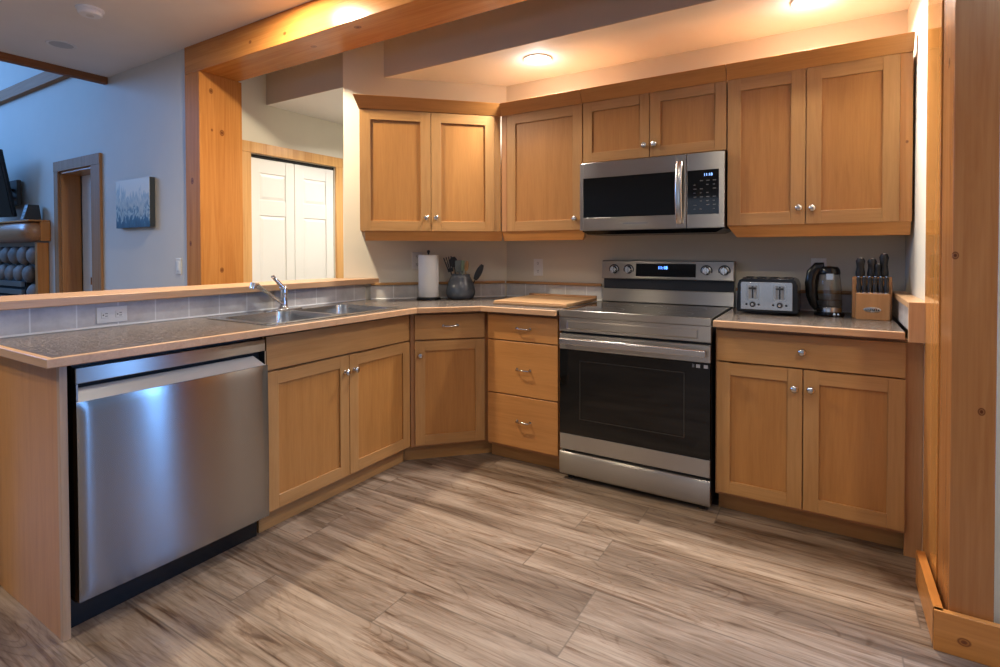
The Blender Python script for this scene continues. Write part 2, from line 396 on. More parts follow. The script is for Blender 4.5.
# window frames (outside the frame of the photograph; the one behind the camera is added for the fill light)
def window(name, axis, c, a0, a1, z0, z1, nx=2):
    mb = MB(); t = .05
    def bx(p, q, r, s_):
        if axis == 'x': mb.box(c - .03, c + .03, p, q, r, s_)
        else: mb.box(p, q, c - .03, c + .03, r, s_)
    bx(a0, a0 + t, z0, z1); bx(a1 - t, a1, z0, z1); bx(a0, a1, z0, z0 + t); bx(a0, a1, z1 - t, z1)
    for k in range(1, nx): m_ = a0 + (a1 - a0) * k / nx; bx(m_ - .02, m_ + .02, z0, z1)
    struct(mb.build(name, M['white'], bevel=.002))
window('window_1', 'x', -10.45, -2.9, .9, 2.6, 4.5, 3); window('window_2', 'y', -4.42, -7.95, -5.65, .7, 2.7, 2)
window('window_3', 'y', -4.42, -2.25, .25, .75, 2.25, 2); window('window_4', 'x', 3.42, 1.45, 2.08, .5, 2.4, 1); window('window_5', 'y', 2.2, .62, 1.34, .25, 2.35, 1)

# ------------------------------------------------------------------ timber: posts, beam, trims
mb = MB().box(-3.985, -3.80, 2.125, 2.45, 0, 2.524)
struct(mb.build('trim_1', pine('post_pine', PN, 'z', [(-3.8, 2.212, 2.401, .016), (-3.8, 2.291, 2.114, .019), (-3.8, 2.216, 2.121, .009), (-3.8, 2.279, 1.105, .016), (-3.9, 2.125, 1.75, .02), (-3.93, 2.125, 1.3, .016)], auto=False, rough=.6, spec=.15), bevel=.003),
       'knotty pine post at the left end of the header beam', 'post')
mb = MB().box(-3.985, .43, 2.125, 2.425, 2.524, H1)
struct(mb.build('trim_2', pine('beam_pine', PN, 'x', [(-2.3, 2.2, 2.524, .02), (-3.2, 2.125, 2.6, .012), (-2.85, 2.125, 2.58, .012), (-1.9, 2.125, 2.6, .02), (-2.75, 2.26, 2.524, .018)], rough=.27, auto=False), bevel=.003),
       'boxed pine header beam crossing under the ceiling', 'beam')
mb = MB().box(.328, .434, 2.115, 2.298, 0, 2.524)
struct(mb.build('trim_3', pine('post_pine_right', (.37, .150, .046), 'z', [(.385, 2.115, 2.045, .022), (.335, 2.115, 1.22, .010), (.328, 2.2, 1.83, .014), (.40, 2.115, .75, .01)], auto=False, rough=.27), bevel=.003),
       'tall pine post at the right edge', 'post')
mb = MB().box(.323, .332, 2.30, 2.598, 0, H1 - .002)
struct(mb.build('trim_4', pine('varnished_pine', (.58, .25, .06), 'z', rough=.09, auto=False), bevel=.001), 'glossy varnished pine board on the end of the side wall', 'trim')
mb = MB().box(.290, .316, 2.095, 2.48, 0, .125)
struct(mb.build('baseboard_side', M['py'], bevel=.002))
mb = MB().box(.290, 3.3, 2.090, 2.112, 0, .125)
struct(mb.build('baseboard_right', pine('base_pine', PN, 'x', [(.362, 2.09, .05, .014)], auto=False), bevel=.002))
mb = MB().box(-5.26, -5.2, -4.4, 2.138, 2.665, 2.80)
struct(mb.build('trim_5', pine('ceiling_trim_pine', (.26, .105, .04), 'y', rough=.6, spec=.15), bevel=.002), 'pine trim along the kitchen ceiling edge', 'trim')
struct(MB().box(-10.49, -5.27, 2.085, 2.139, 2.845, 2.96).build('trim_6', pine('band_pine', (.40, .19, .08), 'x', rough=.6, spec=.15), bevel=.003), 'horizontal pine band high on the living room wall', 'trim')
# door_1: white bifold closet doors
d1 = struct(thing('door_1', 'white four panel bifold closet doors in pine trim', 'door', (-3.85, 2.545, 0), PI / 2))
W = .84
cas = MB().box(-.083, -.002, -.02, 0, 0, 2.015).box(W + .002, W + .083, -.02, 0, 0, 2.015).box(-.083, W + .083, -.022, 0, 2.015, 2.10)
cas.build('door_casing', pine('casing_pine', (.66, .36, .13), 'z'), d1, bevel=.002)
MB().box(0, W, .012, .04, 1.985, 2.008).build('door_track', M['char'], d1)
for k in range(2):
    x0 = .003 + k * (W / 2 + .0); x1 = x0 + W / 2 - .006
    lf = MB(); y0 = .015
    lf.box(x0, x1, y0 + .006, y0 + .035, .01, 1.985)
    st = .085
    zs = [(.20, .98), (1.06, 1.42), (1.53, 1.84)]
    zs = [(.18, .72), (.87, 1.53), (1.655, 1.87)]
    lf.box(x0, x0 + st, y0, y0 + .008, .01, 1.985).box(x1 - st, x1, y0, y0 + .008, .01, 1.985)
    lf.box(x0 + st, x1 - st, y0, y0 + .008, .01, zs[0][0]).box(x0 + st, x1 - st, y0, y0 + .008, zs[0][1], zs[1][0]).box(x0 + st, x1 - st, y0, y0 + .008, zs[1][1], zs[2][0]).box(x0 + st, x1 - st, y0, y0 + .008, zs[2][1], 1.985)
    for a, b in zs:
        p = [(x0 + st + .004, a + .004), (x1 - st - .004, b - .004)]; i = .025
        lf.hexa([(p[0][0], y0 + .0065, p[0][1]), (p[1][0], y0 + .0065, p[0][1]), (p[1][0] - i, y0, p[0][1] + i), (p[0][0] + i, y0, p[0][1] + i),
                 (p[0][0], y0 + .0065, p[1][1]), (p[1][0], y0 + .0065, p[1][1]), (p[1][0] - i, y0, p[1][1] - i), (p[0][0] + i, y0, p[1][1] - i)])
    lf.build('door_leaf', M['white'], d1, bevel=.003, smooth=0)
# door_2: pine lined doorway in the far wall
d2 = struct(thing('door_2', 'pine framed doorway in the far living room wall', 'door', (dx0, 2.14, 0)))
w2 = dx1 - dx0
MB().box(-.09, 0, -.022, 0, 0, dz).box(w2, w2 + .17, -.022, 0, 0, dz).box(-.09, w2 + .17, -.024, 0, dz, dz + .095).build('door_casing', pine('casing_living', (.36, .19, .09), 'z', rough=.6, spec=.15), d2, bevel=.002)
MB().box(0, .02, 0, .155, 0, dz).box(w2 - .012, w2, 0, .16, 0, dz).box(0, w2, 0, .16, dz - .02, dz).build('door_jamb', pine('jamb_pine', (.50, .22, .07), 'z'), d2, bevel=.002)
hb = MB().box(-7.2, -4.3, 3.0, 3.1, 0, 2.6).box(-7.3, -7.2, 2.3, 3.1, 0, 2.6).box(-4.3, -4.2, 2.3, 3.1, 0, 2.6).box(-7.3, -4.2, 2.3, 3.1, 2.6, 2.7)
struct(hb.build('wall_far_hall', M['walll'], smooth=0))
MB().box(.022, w2 - .014, .162, .20, .01, dz - .02).build('door_leaf', M['white'], d2, bevel=.002)
MB().box(.20, .23, .155, .162, .93, 1.00).build('door_strike', M['nickel'], d2)

# ------------------------------------------------------------------ peninsula half wall, bar ledge, backsplash
slab('wall_peninsula', M['wallh'], -2.80, -2.672, .62, 2.605, 0, 1.022)
mb = MB().prism([(-2.60, .60), (-2.60, 2.70), (-2.66, 2.612), (-2.68, 2.588), (-2.757, 2.51), (-2.90, 2.50), (-2.90, .60)], 'z', 1.022, 1.058)
tag(mb.build('bar_ledge', M['edgey'], bevel=.004), 'long narrow maple bar ledge topping the tiled half wall behind the sink', 'ledge')
def splash(label, loc, rotz, length, ledge=True, h=.112, group=None, shift=0.0):
    t = thing('tile_backsplash', label, 'backsplash', loc, rotz)
    MB().box(0, length, -.010, -.001, .916, .915 + h - (.018 if ledge else 0)).build('tile_row', M['tile'], t, bevel=.001)
    MB().prism([(0, .0), (-.017, 0), (-.010, .007)], 'x', 0, length).build('caulk_bead', M['caulk'], t, smooth=0, loc=(0, 0, .9155))
    if ledge: MB().box(0, length, -.022, -.001, .915 + h - .018, .915 + h).build('ledge', M['mh'], t, bevel=.003)
    return t
splash('pale square tiles along the half wall behind the sink', (-2.662, .66, 0), PI / 2, 1.93, False, .107)
splash('pale tile strip behind the paper towels and crock on the angled wall', (-2.636, 2.621, 0), PI / 4, .935)
splash('pale tile strip on the back wall left of the range', (-1.957, YB, 0), 0, .715)
splash('pale tile strip on the back wall behind toaster and kettle', (-.44, YB, 0), 0, .708)
ts = thing('tile_backsplash', 'short tiled side curb with wooden cap beside the knife block', 'backsplash', (.332, 3.275, 0), -PI / 2)
MB().box(0, .675, -.052, 0, .916, 1.012).build('tile_row', M['tile'], ts, bevel=.001)
MB().box(0, .675, -.062, 0, 1.012, 1.036).build('cap', maple('pale_maple_cap', (.62, .38, .20), 'x'), ts, bevel=.003)
MB().box(.675, .694, -.060, .003, .880, 1.036).build('end_board', maple('pale_maple', (.62, .38, .20), 'z'), ts, bevel=.002)

# ------------------------------------------------------------------ countertops
ZC0, ZC1 = .888, .915
def edge_strip(path, name, parent, mats, t=.022):
    # wooden nosing following a front path (offset outward to the left-hand side of travel is the kitchen)
    n = len(path); vs = []; out = []
    P = [Vector((*p, 0)) for p in path]
    def nrm(a, b): d = (b - a).normalized(); return Vector((d.y, -d.x, 0))
    for i in range(n):
        if i == 0: m_ = nrm(P[0], P[1]); k = 1
        elif i == n - 1: m_ = nrm(P[-2], P[-1]); k = 1
        else:
            a, b = nrm(P[i - 1], P[i]), nrm(P[i], P[i + 1]); m_ = (a + b).normalized(); k = 1 / m_.dot(a)
        out.append(P[i] - m_ * t * k)
    mb = MB()
    for i in range(n - 1):
        a, b, c, d = P[i], P[i + 1], out[i + 1], out[i]
        mb.hexa([(*q.xy, ZC0 - .002) for q in (a, b, c, d)] + [(*q.xy, ZC1 + .0005) for q in (a, b, c, d)])
    return mb.build(name, mats, parent, bevel=.003), [q.xy for q in out]
c1 = thing('countertop', 'brown speckled countertop with maple edge running from peninsula to range', 'countertop', (-2.3, 1.5, ZC0))
c1.location = (0, 0, 0)
front = [(-2.66, .648), (-1.99, .648), (-1.99, 2.338), (-1.728, 2.60), (-1.245, 2.60)]
es, inner = edge_strip(front, 'wood_edge', c1, M['edge'])
inner = [tuple(q) for q in inner]
outer = inner + [(-1.245, YB - .012), (-1.953, YB - .012), (-2.632, 2.618), (-2.658, 2.592), (-2.66, .67)]
outer = [(-2.659, inner[0][1])] + inner[1:] + [(-1.245, YB - .012), (-1.953, YB - .012), (-2.632, 2.618), (-2.659, 2.590)]
SX0, SX1, SY0, SY1 = -2.585, -2.065, 1.45, 2.29
hole = rrect(SX0 + .02, SX1 - .02, SY0 + .02, SY1 - .02, .04)
v_, f_ = plate(outer, [hole], ZC0, ZC1)
MB().add(v_, f_).build('worktop', M['lam'], c1, smooth=0)
c2 = thing('countertop', 'short speckled countertop with maple edge right of the range', 'countertop', (-.44, 2.6, 0)); 
c2.location = (0, 0, 0)
es2, in2 = edge_strip([(-.445, 2.60), (.264, 2.60)], 'wood_edge', c2, M['edge'])
MB().box(-.445, .264, in2[0][1], YB - .012, ZC0, ZC1).build('worktop', M['lam'], c2, smooth=0)

# ------------------------------------------------------------------ cabinet parts
def door_mesh(x0, x1, z0, z1, t=.020, fw=.058, y=0.0):
    mb = MB(); mb.box(x0, x0 + fw, y, y + t, z0, z1, 0).box(x1 - fw, x1, y, y + t, z0, z1, 0)
    mb.box(x0 + fw, x1 - fw, y, y + t, z0, z0 + fw, 1).box(x0 + fw, x1 - fw, y, y + t, z1 - fw, z1, 1)
    mb.box(x0 + fw - .002, x1 - fw + .002, y + .009, y + t - .003, z0 + fw - .002, z1 - fw + .002, 2)
    return mb
def add_door(parent, x0, x1, z0, z1, knob=None, fw=.058, name='door'):
    d = door_mesh(x0, x1, z0, z1, fw=fw).build(name, [M['mv'], M['mh'], M['mp']], parent, bevel=.0015, smooth=0)
    if knob: add_knob(d, *knob)
    return d
def add_knob(parent, x, z):
    MB().lathe([(.009, 0), (.009, -.003), (.0055, -.005), (.005, -.014), (.010, -.017), (.0155, -.021), (.0165, -.025), (.013, -.030), (.006, -.0325), (.0001, -.033)], (x, 0, z), 'y', 20).build('knob', M['nickel'], parent, smooth=50)
def add_pull(parent, x, z, w=.042):
    MB().tube([(x - w, .0, z), (x - w, -.018, z - .001), (x - w + .005, -.026, z), (x + w - .005, -.026, z), (x + w, -.018, z - .001), (x + w, .0, z)], .0042, 10).lathe([(.008, 0), (.008, -.003)], (x - w, 0, z), 'y', 12).lathe([(.008, 0), (.008, -.003)], (x + w, 0, z), 'y', 12).build('pull', M['nickel'], parent, smooth=50)
def add_drawer(parent, x0, x1, z0, z1, knob=None, pull=None, mat=None, name='drawer'):
    d = MB().box(x0, x1, 0, .020, z0, z1).build(name, mat or M['mdr'], parent, bevel=.003)
    if knob: add_knob(d, *knob)
    if pull: add_pull(d, *pull)
    return d
def body(parent, x0, x1, y0, y1, z0, z1, mat=None, toe=None):
    t = .018; mb = MB()
    mb.box(x0, x0 + t, y0, y1, z0, z1).box(x1 - t, x1, y0, y1, z0, z1).box(x0 + t, x1 - t, y0 + .02, y1, z0, z0 + t).box(x0 + t, x1 - t, y0 + .02, y1, z1 - t, z1).box(x0 + t, x1 - t, y1 - .01, y1, z0 + t, z1 - t)
    mb.box(x0 + t, x1 - t, y0, y0 + .018, z1 - .04, z1).box(x0 + t, x1 - t, y0, y0 + .018, z0, z0 + .035)
    mb.box(x0 + t, x1 - t, y0 + .010, y0 + .018, z0 + .035, z1 - .04)
    return mb.build('body', mat or M['mdark'], parent, bevel=.001, smooth=0)
ZT = ZC0 - .005
# sink base, facing +X
L = 2.361 - 1.426
t = thing('sink_cabinet', 'maple two door base cabinet under the sink with a blank panel above', 'cabinet', (-2.06, 1.426, 0), PI / 2)
b = MB(); b.box(0, .018, .020, .56, .09, ZT).box(L - .010, L + .008, .020, .56, .09, ZT).box(.018, L - .01, .04, .56, .09, .108).box(.018, L - .01, .55, .56, .108, ZT).box(.018, L - .01, .022, .03, .108, ZT)
b.build('body', M['mdark'], t, smooth=0)
MB().box(.0, L + .008, .06, .078, 0, .09).build('toe_board', M['mh'], t, bevel=.001)
add_drawer(t, .004, L - .004, .722, .870, name='blank_panel', mat=M['mh'])
add_door(t, .004, .4695, .103, .714, knob=(.4695 - .026, .632)); add_door(t, .4735, L - .004, .103, .714, knob=(.4735 + .030, .636))
# corner base, facing 45 degrees
Ld = .428
t = thing('corner_cabinet', 'narrow angled corner base cabinet with one drawer and one door', 'cabinet', (-2.043, 2.373, 0), PI / 4)
MB().prism([(-.018, .020), (Ld + .018, .020), (Ld + .03, .06), (Ld + .02, .55), (-.02, .55), (-.03, .06)], 'z', .09, ZT).build('body', M['mdark'], t, smooth=0)
MB().prism([(-.055, .062), (Ld + .055, .062), (Ld + .04, .085), (-.04, .085)], 'z', 0, .09).build('toe_board', M['mh'], t, smooth=0)
add_drawer(t, .006, Ld - .006, .722, .868, pull=(.215, .80), mat=M['mh'])
add_door(t, .006, Ld - .006, .103, .714, knob=(.035, .632))
# drawer base, back run
X0 = -1.716; Lw = .461
t = thing('drawer_cabinet', 'three drawer maple base cabinet immediately left of the range', 'cabinet', (X0, 2.655, 0))
body(t, -.006, Lw + .012, .020, .60, .09, ZT)
MB().box(-.02, Lw + .012, .078, .096, 0, .09).build('toe_board', M['mh'], t, bevel=.001)
for z0, z1, p in ((.722, .868, .796), (.408, .716, .560), (.106, .402, .262)): add_drawer(t, .002, Lw, z0, z1, pull=(.245, p))
# right base
t = thing('base_cabinet', 'two door maple base cabinet with a wide drawer, right of the range', 'cabinet', (-.438, 2.655, 0))
body(t, -.006, .712, .020, .60, .09, ZT)
MB().box(.712, .7695, .022, .04, .0, .878).build('filler', M['mdark'], t, bevel=.001)
MB().box(.0, .765, .078, .096, 0, .09).build('toe_board', M['mh'], t, bevel=.001)
add_drawer(t, .002, .711, .724, .868, knob=(.350, .797), mat=M['mh'])
add_door(t, .002, .352, .106, .718, knob=(.352 - .030, .634)); add_door(t, .356, .711, .106, .718, knob=(.356 + .028, .638))
# peninsula end panel
mb = MB().box(-2.655, -2.075, .700, .718, 0, ZC0 - .002)
ep = thing('end_panel', 'plain maple side panel closing the peninsula left of the dishwasher', 'panel', (-2.37, .709, 0)); ep.location = (0, 0, 0)
mb.build('panel', M['endp'], ep, bevel=.001)
MB().box(-2.075, -2.055, .699, .720, 0, ZC0 - .002).build('edge_band', maple('edge_band_wood', (.50, .33, .21), 'z'), ep, bevel=.001)

# ------------------------------------------------------------------ wall cabinets
def crown(parent, x0, x1, z, m0=0.0, m1=0.0, y=.0, mat=None):
    # sloping crown board; m0/m1 widen the ends at the top for the mitres
    z -= .0055; a, bb, h = .003, .045, .071
    mb = MB(); mb.hexa([(x0, y - a, z), (x1, y - a, z), (x1, y + .02, z), (x0, y + .02, z), (x0 - m0, y - bb, z + h), (x1 + m1, y - bb, z + h), (x1, y + .0, z + h), (x0, y + .0, z + h)])
    return mb.build('crown', mat or M['crown'], parent, bevel=.0015, smooth=0)
def valance(parent, x0, x1, z=1.368, h=.062, m0=0, m1=0):
    mb = MB(); mb.hexa([(x0 + m0, .035, z - h), (x1 - m1, .035, z - h), (x1 - m1, .055, z - h), (x0 + m0, .055, z - h), (x0, .008, z), (x1, .008, z), (x1, .03, z), (x0, .03, z)])
    return mb.build('valance', M['crown'], parent, bevel=.001, smooth=0)
UZ0, UZ1 = 1.366, 2.118
def ubody(parent, x0, x1, z0, z1, y1=.328): return body(parent, x0, x1, .020, y1, z0, z1)
# angled corner wall cabinet
Lu = .892
t = thing('wall_cabinet', 'two door wall cabinet on the angled wall above the paper towels', 'wall cabinet', (-2.438, 2.339, 0), PI / 4)
MB().prism([(0, .02), (Lu - .008, .02), (Lu - .06, .10), (Lu - .06, .338), (0, .338)], 'z', 1.37, 2.12).build('body', M['mv'], t, smooth=0)
add_door(t, .002, .433, UZ0, 2.112, knob=(.433 - .030, 1.448), fw=.062); add_door(t, .437, Lu - .045, UZ0, 2.112, knob=(.437 + .028, 1.449), fw=.062)
MB().box(Lu - .043, Lu - .004, .004, .02, UZ0, 2.12).build('stile', M['mv'], t, bevel=.001)
crown(t, -.004, Lu + .001, 2.12, .035, -.0175); valance(t, .03, Lu + .01)
# single
t = thing('wall_cabinet', 'single door wall cabinet between the corner and the microwave', 'wall cabinet', (-1.80, 2.97, 0))
MB().prism([(.03, .02), (.556, .02), (.556, .328), (-.14, .328), (.03, .10)], 'z', 1.37, 2.12).build('body', M['mdark'], t, smooth=0)
MB().box(-.008, .030, .004, .02, UZ0, 2.12).build('stile', M['mdark'], t, bevel=.001)
add_door(t, .034, .555, UZ0, 2.114, knob=(.512, 1.432), fw=.062)
crown(t, -.009, .556, 2.12, -.0165, 0); valance(t, -.01, .575, m1=.03)
# over microwave
t = thing('wall_cabinet', 'short two door wall cabinet directly above the microwave', 'wall cabinet', (-1.242, 2.97, 0))
ubody(t, .0, .797, 1.757, 2.12)
add_door(t, .003, .397, 1.760, 2.114, knob=(.373, 1.825), fw=.055); add_door(t, .401, .795, 1.760, 2.114, knob=(.428, 1.825), fw=.055)
crown(t, .0, .797, 2.12)
# right
t = thing('wall_cabinet', 'tall two door wall cabinet above toaster and knife block', 'wall cabinet', (-.443, 2.97, 0))
ubody(t, .0, .762, 1.37, 2.12)
add_door(t, .003, .352, UZ0, 2.114, knob=(.326, 1.444), fw=.062); add_door(t, .356, .718, UZ0, 2.114, knob=(.382, 1.441), fw=.062)
MB().box(.719, .765, .006, .02, UZ0, 2.12).build('stile', pine('stile_pine', (.56, .25, .07), 'z', [(.745, .006, 1.72, .006)], auto=False), t, bevel=.001)
crown(t, .0, .765, 2.12); valance(t, .0, .762, m0=.045)

# ------------------------------------------------------------------ dishwasher (facing +X)
t = thing('dishwasher', 'stainless dishwasher with pocket handle at the end of the peninsula', 'dishwasher', (-2.035, .728, 0), PI / 2)
Wd = .688
MB().box(.012, Wd - .006, .045, .57, .10, .872).build('tub', M['black'], t)
MB().bowed(.008, Wd - .006, .112, .757, 0, .03, bz=.003, bx=.012, n=40, edge=.003, ap=.6).build('door_panel', steel('dishwasher_steel', (.30, .28, .265), .22, 1.0), t, smooth=40)
MB().box(.008, Wd - .006, .004, .04, .815, .866).build('top_strip', M['steel_d'], t, bevel=.003)
pk = MB().hexa([(.010, -.002, .757), (Wd - .012, -.002, .757), (Wd - .012, .035, .757), (.010, .035, .757), (.010, .030, .797), (Wd - .045, .030, .797), (Wd - .045, .036, .797), (.010, .036, .797)])
pk.build('pocket_handle', plain('handle_lip_steel', (.50, .50, .52), .45, 1), t, smooth=0)
MB().box(.008, Wd - .006, .038, .045, .757, .815).build('handle_recess', M['char'], t)
MB().box(Wd - .012, Wd - .006, .0, .04, .757, .815).build('side_cheek', M['steel_d'], t); MB().box(.008, .013, 0, .04, .757, .815).build('side_cheek', M['steel_d'], t)
MB().box(.010, Wd - .006, .075, .095, .0, .105).box(.010, Wd - .006, .03, .076, .100, .111).build('kick_plate', M['blackgloss'], t, bevel=.002)

# ------------------------------------------------------------------ range
t = thing('range', 'stainless electric range with black oven window between the base cabinets', 'range', (-1.237, 2.632, 0))
Wr = .780
MB().box(.006, Wr - .004, .03, .64, .035, .902).build('body', M['black'], t, bevel=.002)
ct = MB().box(0.0, Wr, .012, .62, .902, .918)
ct.build('cooktop', M['blackglass'], t, bevel=.003)
MB().box(0, Wr, -.004, .014, .884, .920).box(-.001, .004,   .014, .615, .905, .920).box(Wr - .004, Wr + .001, .014, .615, .905, .920).build('cooktop_rim', M['steel'], t, bevel=.003)
for (bx_, by_, r_) in ((.20, .16, .105), (.58, .16, .085), (.20, .42, .075), (.58, .42, .105), (.39, .44, .05)):
    MB().lathe([(r_ - .002, .9181), (r_, .9181), (r_, .9184), (r_ - .002, .9184)], (bx_, by_, 0), 'z', 40, cap=False).build('burner_ring', plain('burner_print', (.10, .10, .10), .3), t)
fp = MB().box(0, Wr, 0, .03, .806, .883); fp.build('front_panel', M['steel'], t, bevel=.003)
em = MB().hexa([(.045, 0.001, .820), (.722, 0.001, .820), (.722, .012, .820), (.045, .012, .820), (.045, 0.001, .864), (.722, 0.001, .864), (.722, .012, .864), (.045, .012, .864)])
em = MB(); pr = [(.045, .820), (.722, .820), (.722, .866), (.045, .866)]; pi_ = [(.052, .827), (.715, .827), (.715, .859), (.052, .859)]
em.add([(a, -.0005, b_) for a, b_ in pr] + [(a, -.004, b_) for a, b_ in pi_], [(0, 1, 5, 4), (1, 2, 6, 5), (2, 3, 7, 6), (3, 0, 4, 7), (4, 5, 6, 7)])
em.build('raised_panel', M['steel'], t, smooth=0)
od = thing('oven_door', None, None) if False else MB().box(.003, Wr - .003, .0, .028, .709, .792).build('oven_door', M['steel'], t, bevel=.003)
MB().box(.003, Wr - .003, .0, .028, .167, .252).build('lower_trim', M['steel'], od, bevel=.003)
MB().box(.004, Wr - .004, -.001, .027, .253, .708).build('oven_glass', M['blackglass'], od, bevel=.001)
MB().add(*[(lambda a, b_, c, d: ([(a, -.0016, c), (b_, -.0016, c), (b_, -.0016, d), (a, -.0016, d), (a + .004, -.0016, c + .004), (b_ - .004, -.0016, c + .004), (b_ - .004, -.0016, d - .004), (a + .004, -.0016, d - .004)], [(0, 1, 5, 4), (1, 2, 6, 5), (2, 3, 7, 6), (3, 0, 4, 7)]))(.12, .66, .34, .655)][0]).build('window_outline', plain('glass_print', (.03, .028, .026), .2), od, smooth=0)
hd = MB().prism([(-.046, .742), (-.046, .770), (-.040, .776), (-.032, .772), (-.030, .742)], 'x', .020, .762)
hd.box(.024, .044, -.034, .002, .745, .770).box(.738, .758, -.034, .002, .745, .770)
hd.build('handle', plain('handle_steel', (.68, .66, .63), .2, 1), od, bevel=.002)
for i, x in enumerate((.700, .722, .757)):
    MB().box(x - (.005 if i == 0 else .009), x + (.005 if i == 0 else .009), -.0026, -.001, .684, .700).build('sticker', plain('sticker_print', (.45, .45, .45) if i else (.15, .15, .15), .5), od)
MB().bowed(.003, Wr - .003, .032, .153, 0, .03, bz=.006, n=18, edge=.005).build('drawer', steel('drawer_steel', rough=.30), t, smooth=40)
for x in (.05, Wr - .05):
    for y in (.05, .55): MB().lathe([(.018, 0), (.018, .012), (.01, .014), (.01, .036)], (x, y, 0), 'z', 14).build('foot', M['black'], t)
bg = MB().hexa([(.012, .615, .920), (Wr + .013, .615, .920), (Wr + .013, .66, .920), (.012, .66, .920), (.012, .625, 1.0), (Wr + .013, .625, 1.0), (Wr + .013, .66, 1.0), (.012, .66, 1.0)])
bg.build('backguard', M['steel'], t, bevel=.003, smooth=0)
MB().box(.016, Wr + .009, .645, .66, .998, 1.068).build('vent_gap', M['black'], t)
cp = MB().hexa([(.010, .612, 1.064), (Wr + .015, .612, 1.064), (Wr + .015, .662, 1.064), (.010, .662, 1.064), (.010, .626, 1.178), (Wr + .015, .626, 1.178), (Wr + .015, .662, 1.178), (.010, .662, 1.178)])
cp = cp.build('control_panel', M['steel'], t, bevel=.006, seg=3)
def onpanel(z): return .612 + (z - 1.064) / .114 * .014
MB().hexa([(.232, onpanel(1.082) - .002, 1.082), (.586, onpanel(1.082) - .002, 1.082), (.586, .64, 1.082), (.232, .64, 1.082), (.232, onpanel(1.160) - .002, 1.160), (.586, onpanel(1.160) - .002, 1.160), (.586, .64, 1.160), (.232, .64, 1.160)]).build('display', M['blackglass'], cp, smooth=0)
v_, f_ = text_mesh('11:18', .026)
MB().add([(x + .395, onpanel(1.135) - .0032 - z, y + 1.135) for x, y, z in v_], f_).build('clock_digits', emit('clock_blue', (.10, .28, 1.0), 6), cp, smooth=0)
for x in (.092, .186, .645, .742):
    k = MB().lathe([(.026, .0), (.026, -.004), (.021, -.006), (.020, -.024), (.017, -.027), (.0001, -.0275)], (x, onpanel(1.122), 1.122), 'y', 28).build('knob', M['nickel'], cp, smooth=40)
    MB().box(x - .0045, x + .0045, onpanel(1.122) - .036, onpanel(1.122) - .020, 1.122 - .022, 1.122 + .022).build('grip', M['nickel'], k, bevel=.002)
    MB().lathe([(.027, .001), (.033, .001), (.033, -.0015), (.027, -.0015)], (x, onpanel(1.122), 1.122), 'y', 32, cap=False).build('dial_ring', M['black'], k)

# ------------------------------------------------------------------ microwave
t = thing('microwave', 'stainless over the range microwave with black window and keypad', 'microwave', (-1.238, 2.92, 0))
Wm = .792
MB().box(.004, Wm - .003, .03, .375, 1.352, 1.752).build('body', M['black'], t, bevel=.003)
def frame(mb, x0, x1, z0, z1, hx0, hx1, hz0, hz1, y0, y1):
    mb.box(x0, hx0, y0, y1, z0, z1).box(hx1, x1, y0, y1, z0, z1).box(hx0, hx1, y0, y1, z0, hz0).box(hx0, hx1, y0, y1, hz1, z1); return mb
dr = frame(MB(), 0, .604, 1.358, 1.747, .021, .5535, 1.430, 1.660, 0, .03).build('door', M['steel'], t, bevel=.002)
MB().box(.020, .5545, .002, .02, 1.429, 1.661).build('window', M['blackglass'], dr)
hh = MB(); pts = []
for k in range(13):
    a = k / 12; pts.append((.571, -.012 - .030 * math.sin(PI * a) ** .6, 1.386 + a * .322))
hh.tube([(.571, .004, 1.386)] + pts + [(.571, .004, 1.708)], .0175, 14, flat=.38)
hh.build('handle', plain('mw_handle_steel', (.66, .64, .61), .25, 1), dr, smooth=50)
pn = frame(MB(), .607, Wm, 1.358, 1.747, .609, .765, 1.428, 1.658, 0, .03).build('control_side', M['steel'], t, bevel=.002)
kp = MB().box(.608, .766, .001, .02, 1.427, 1.659).build('keypad', M['blackglass'], pn)
v_, f_ = text_mesh('11:18', .020)
MB().add([(x + .712, .0002 - z, y + 1.632) for x, y, z in v_], f_).build('clock_digits', emit('mw_clock_blue', (.25, .45, 1.0), 3), kp, smooth=0)
km = MB()
for i in range(4):
    for j in range(8):
        if (i * 7 + j * 3) % 5: km.box(.640 + i * .032, .655 + i * .032 - (j % 2) * .005, .0002, .001, 1.600 - j * .021, 1.604 - j * .021)
km.build('key_print', plain('key_print', (.16, .16, .15), .5), kp, smooth=0)
MB().hexa([(.03, .05, 1.334), (Wm - .05, .05, 1.334), (Wm - .05, .37, 1.334), (.03, .37, 1.334), (.004, .02, 1.354), (Wm - .004, .02, 1.354), (Wm - .004, .375, 1.354), (.004, .375, 1.354)]).build('vent_base', M['blackgloss'], t, smooth=0)
MB().box(.26, .40, -.0006, .001, 1.388, 1.396).build('badge', plain('badge_print', (.32, .31, .30), .4, 1), dr)

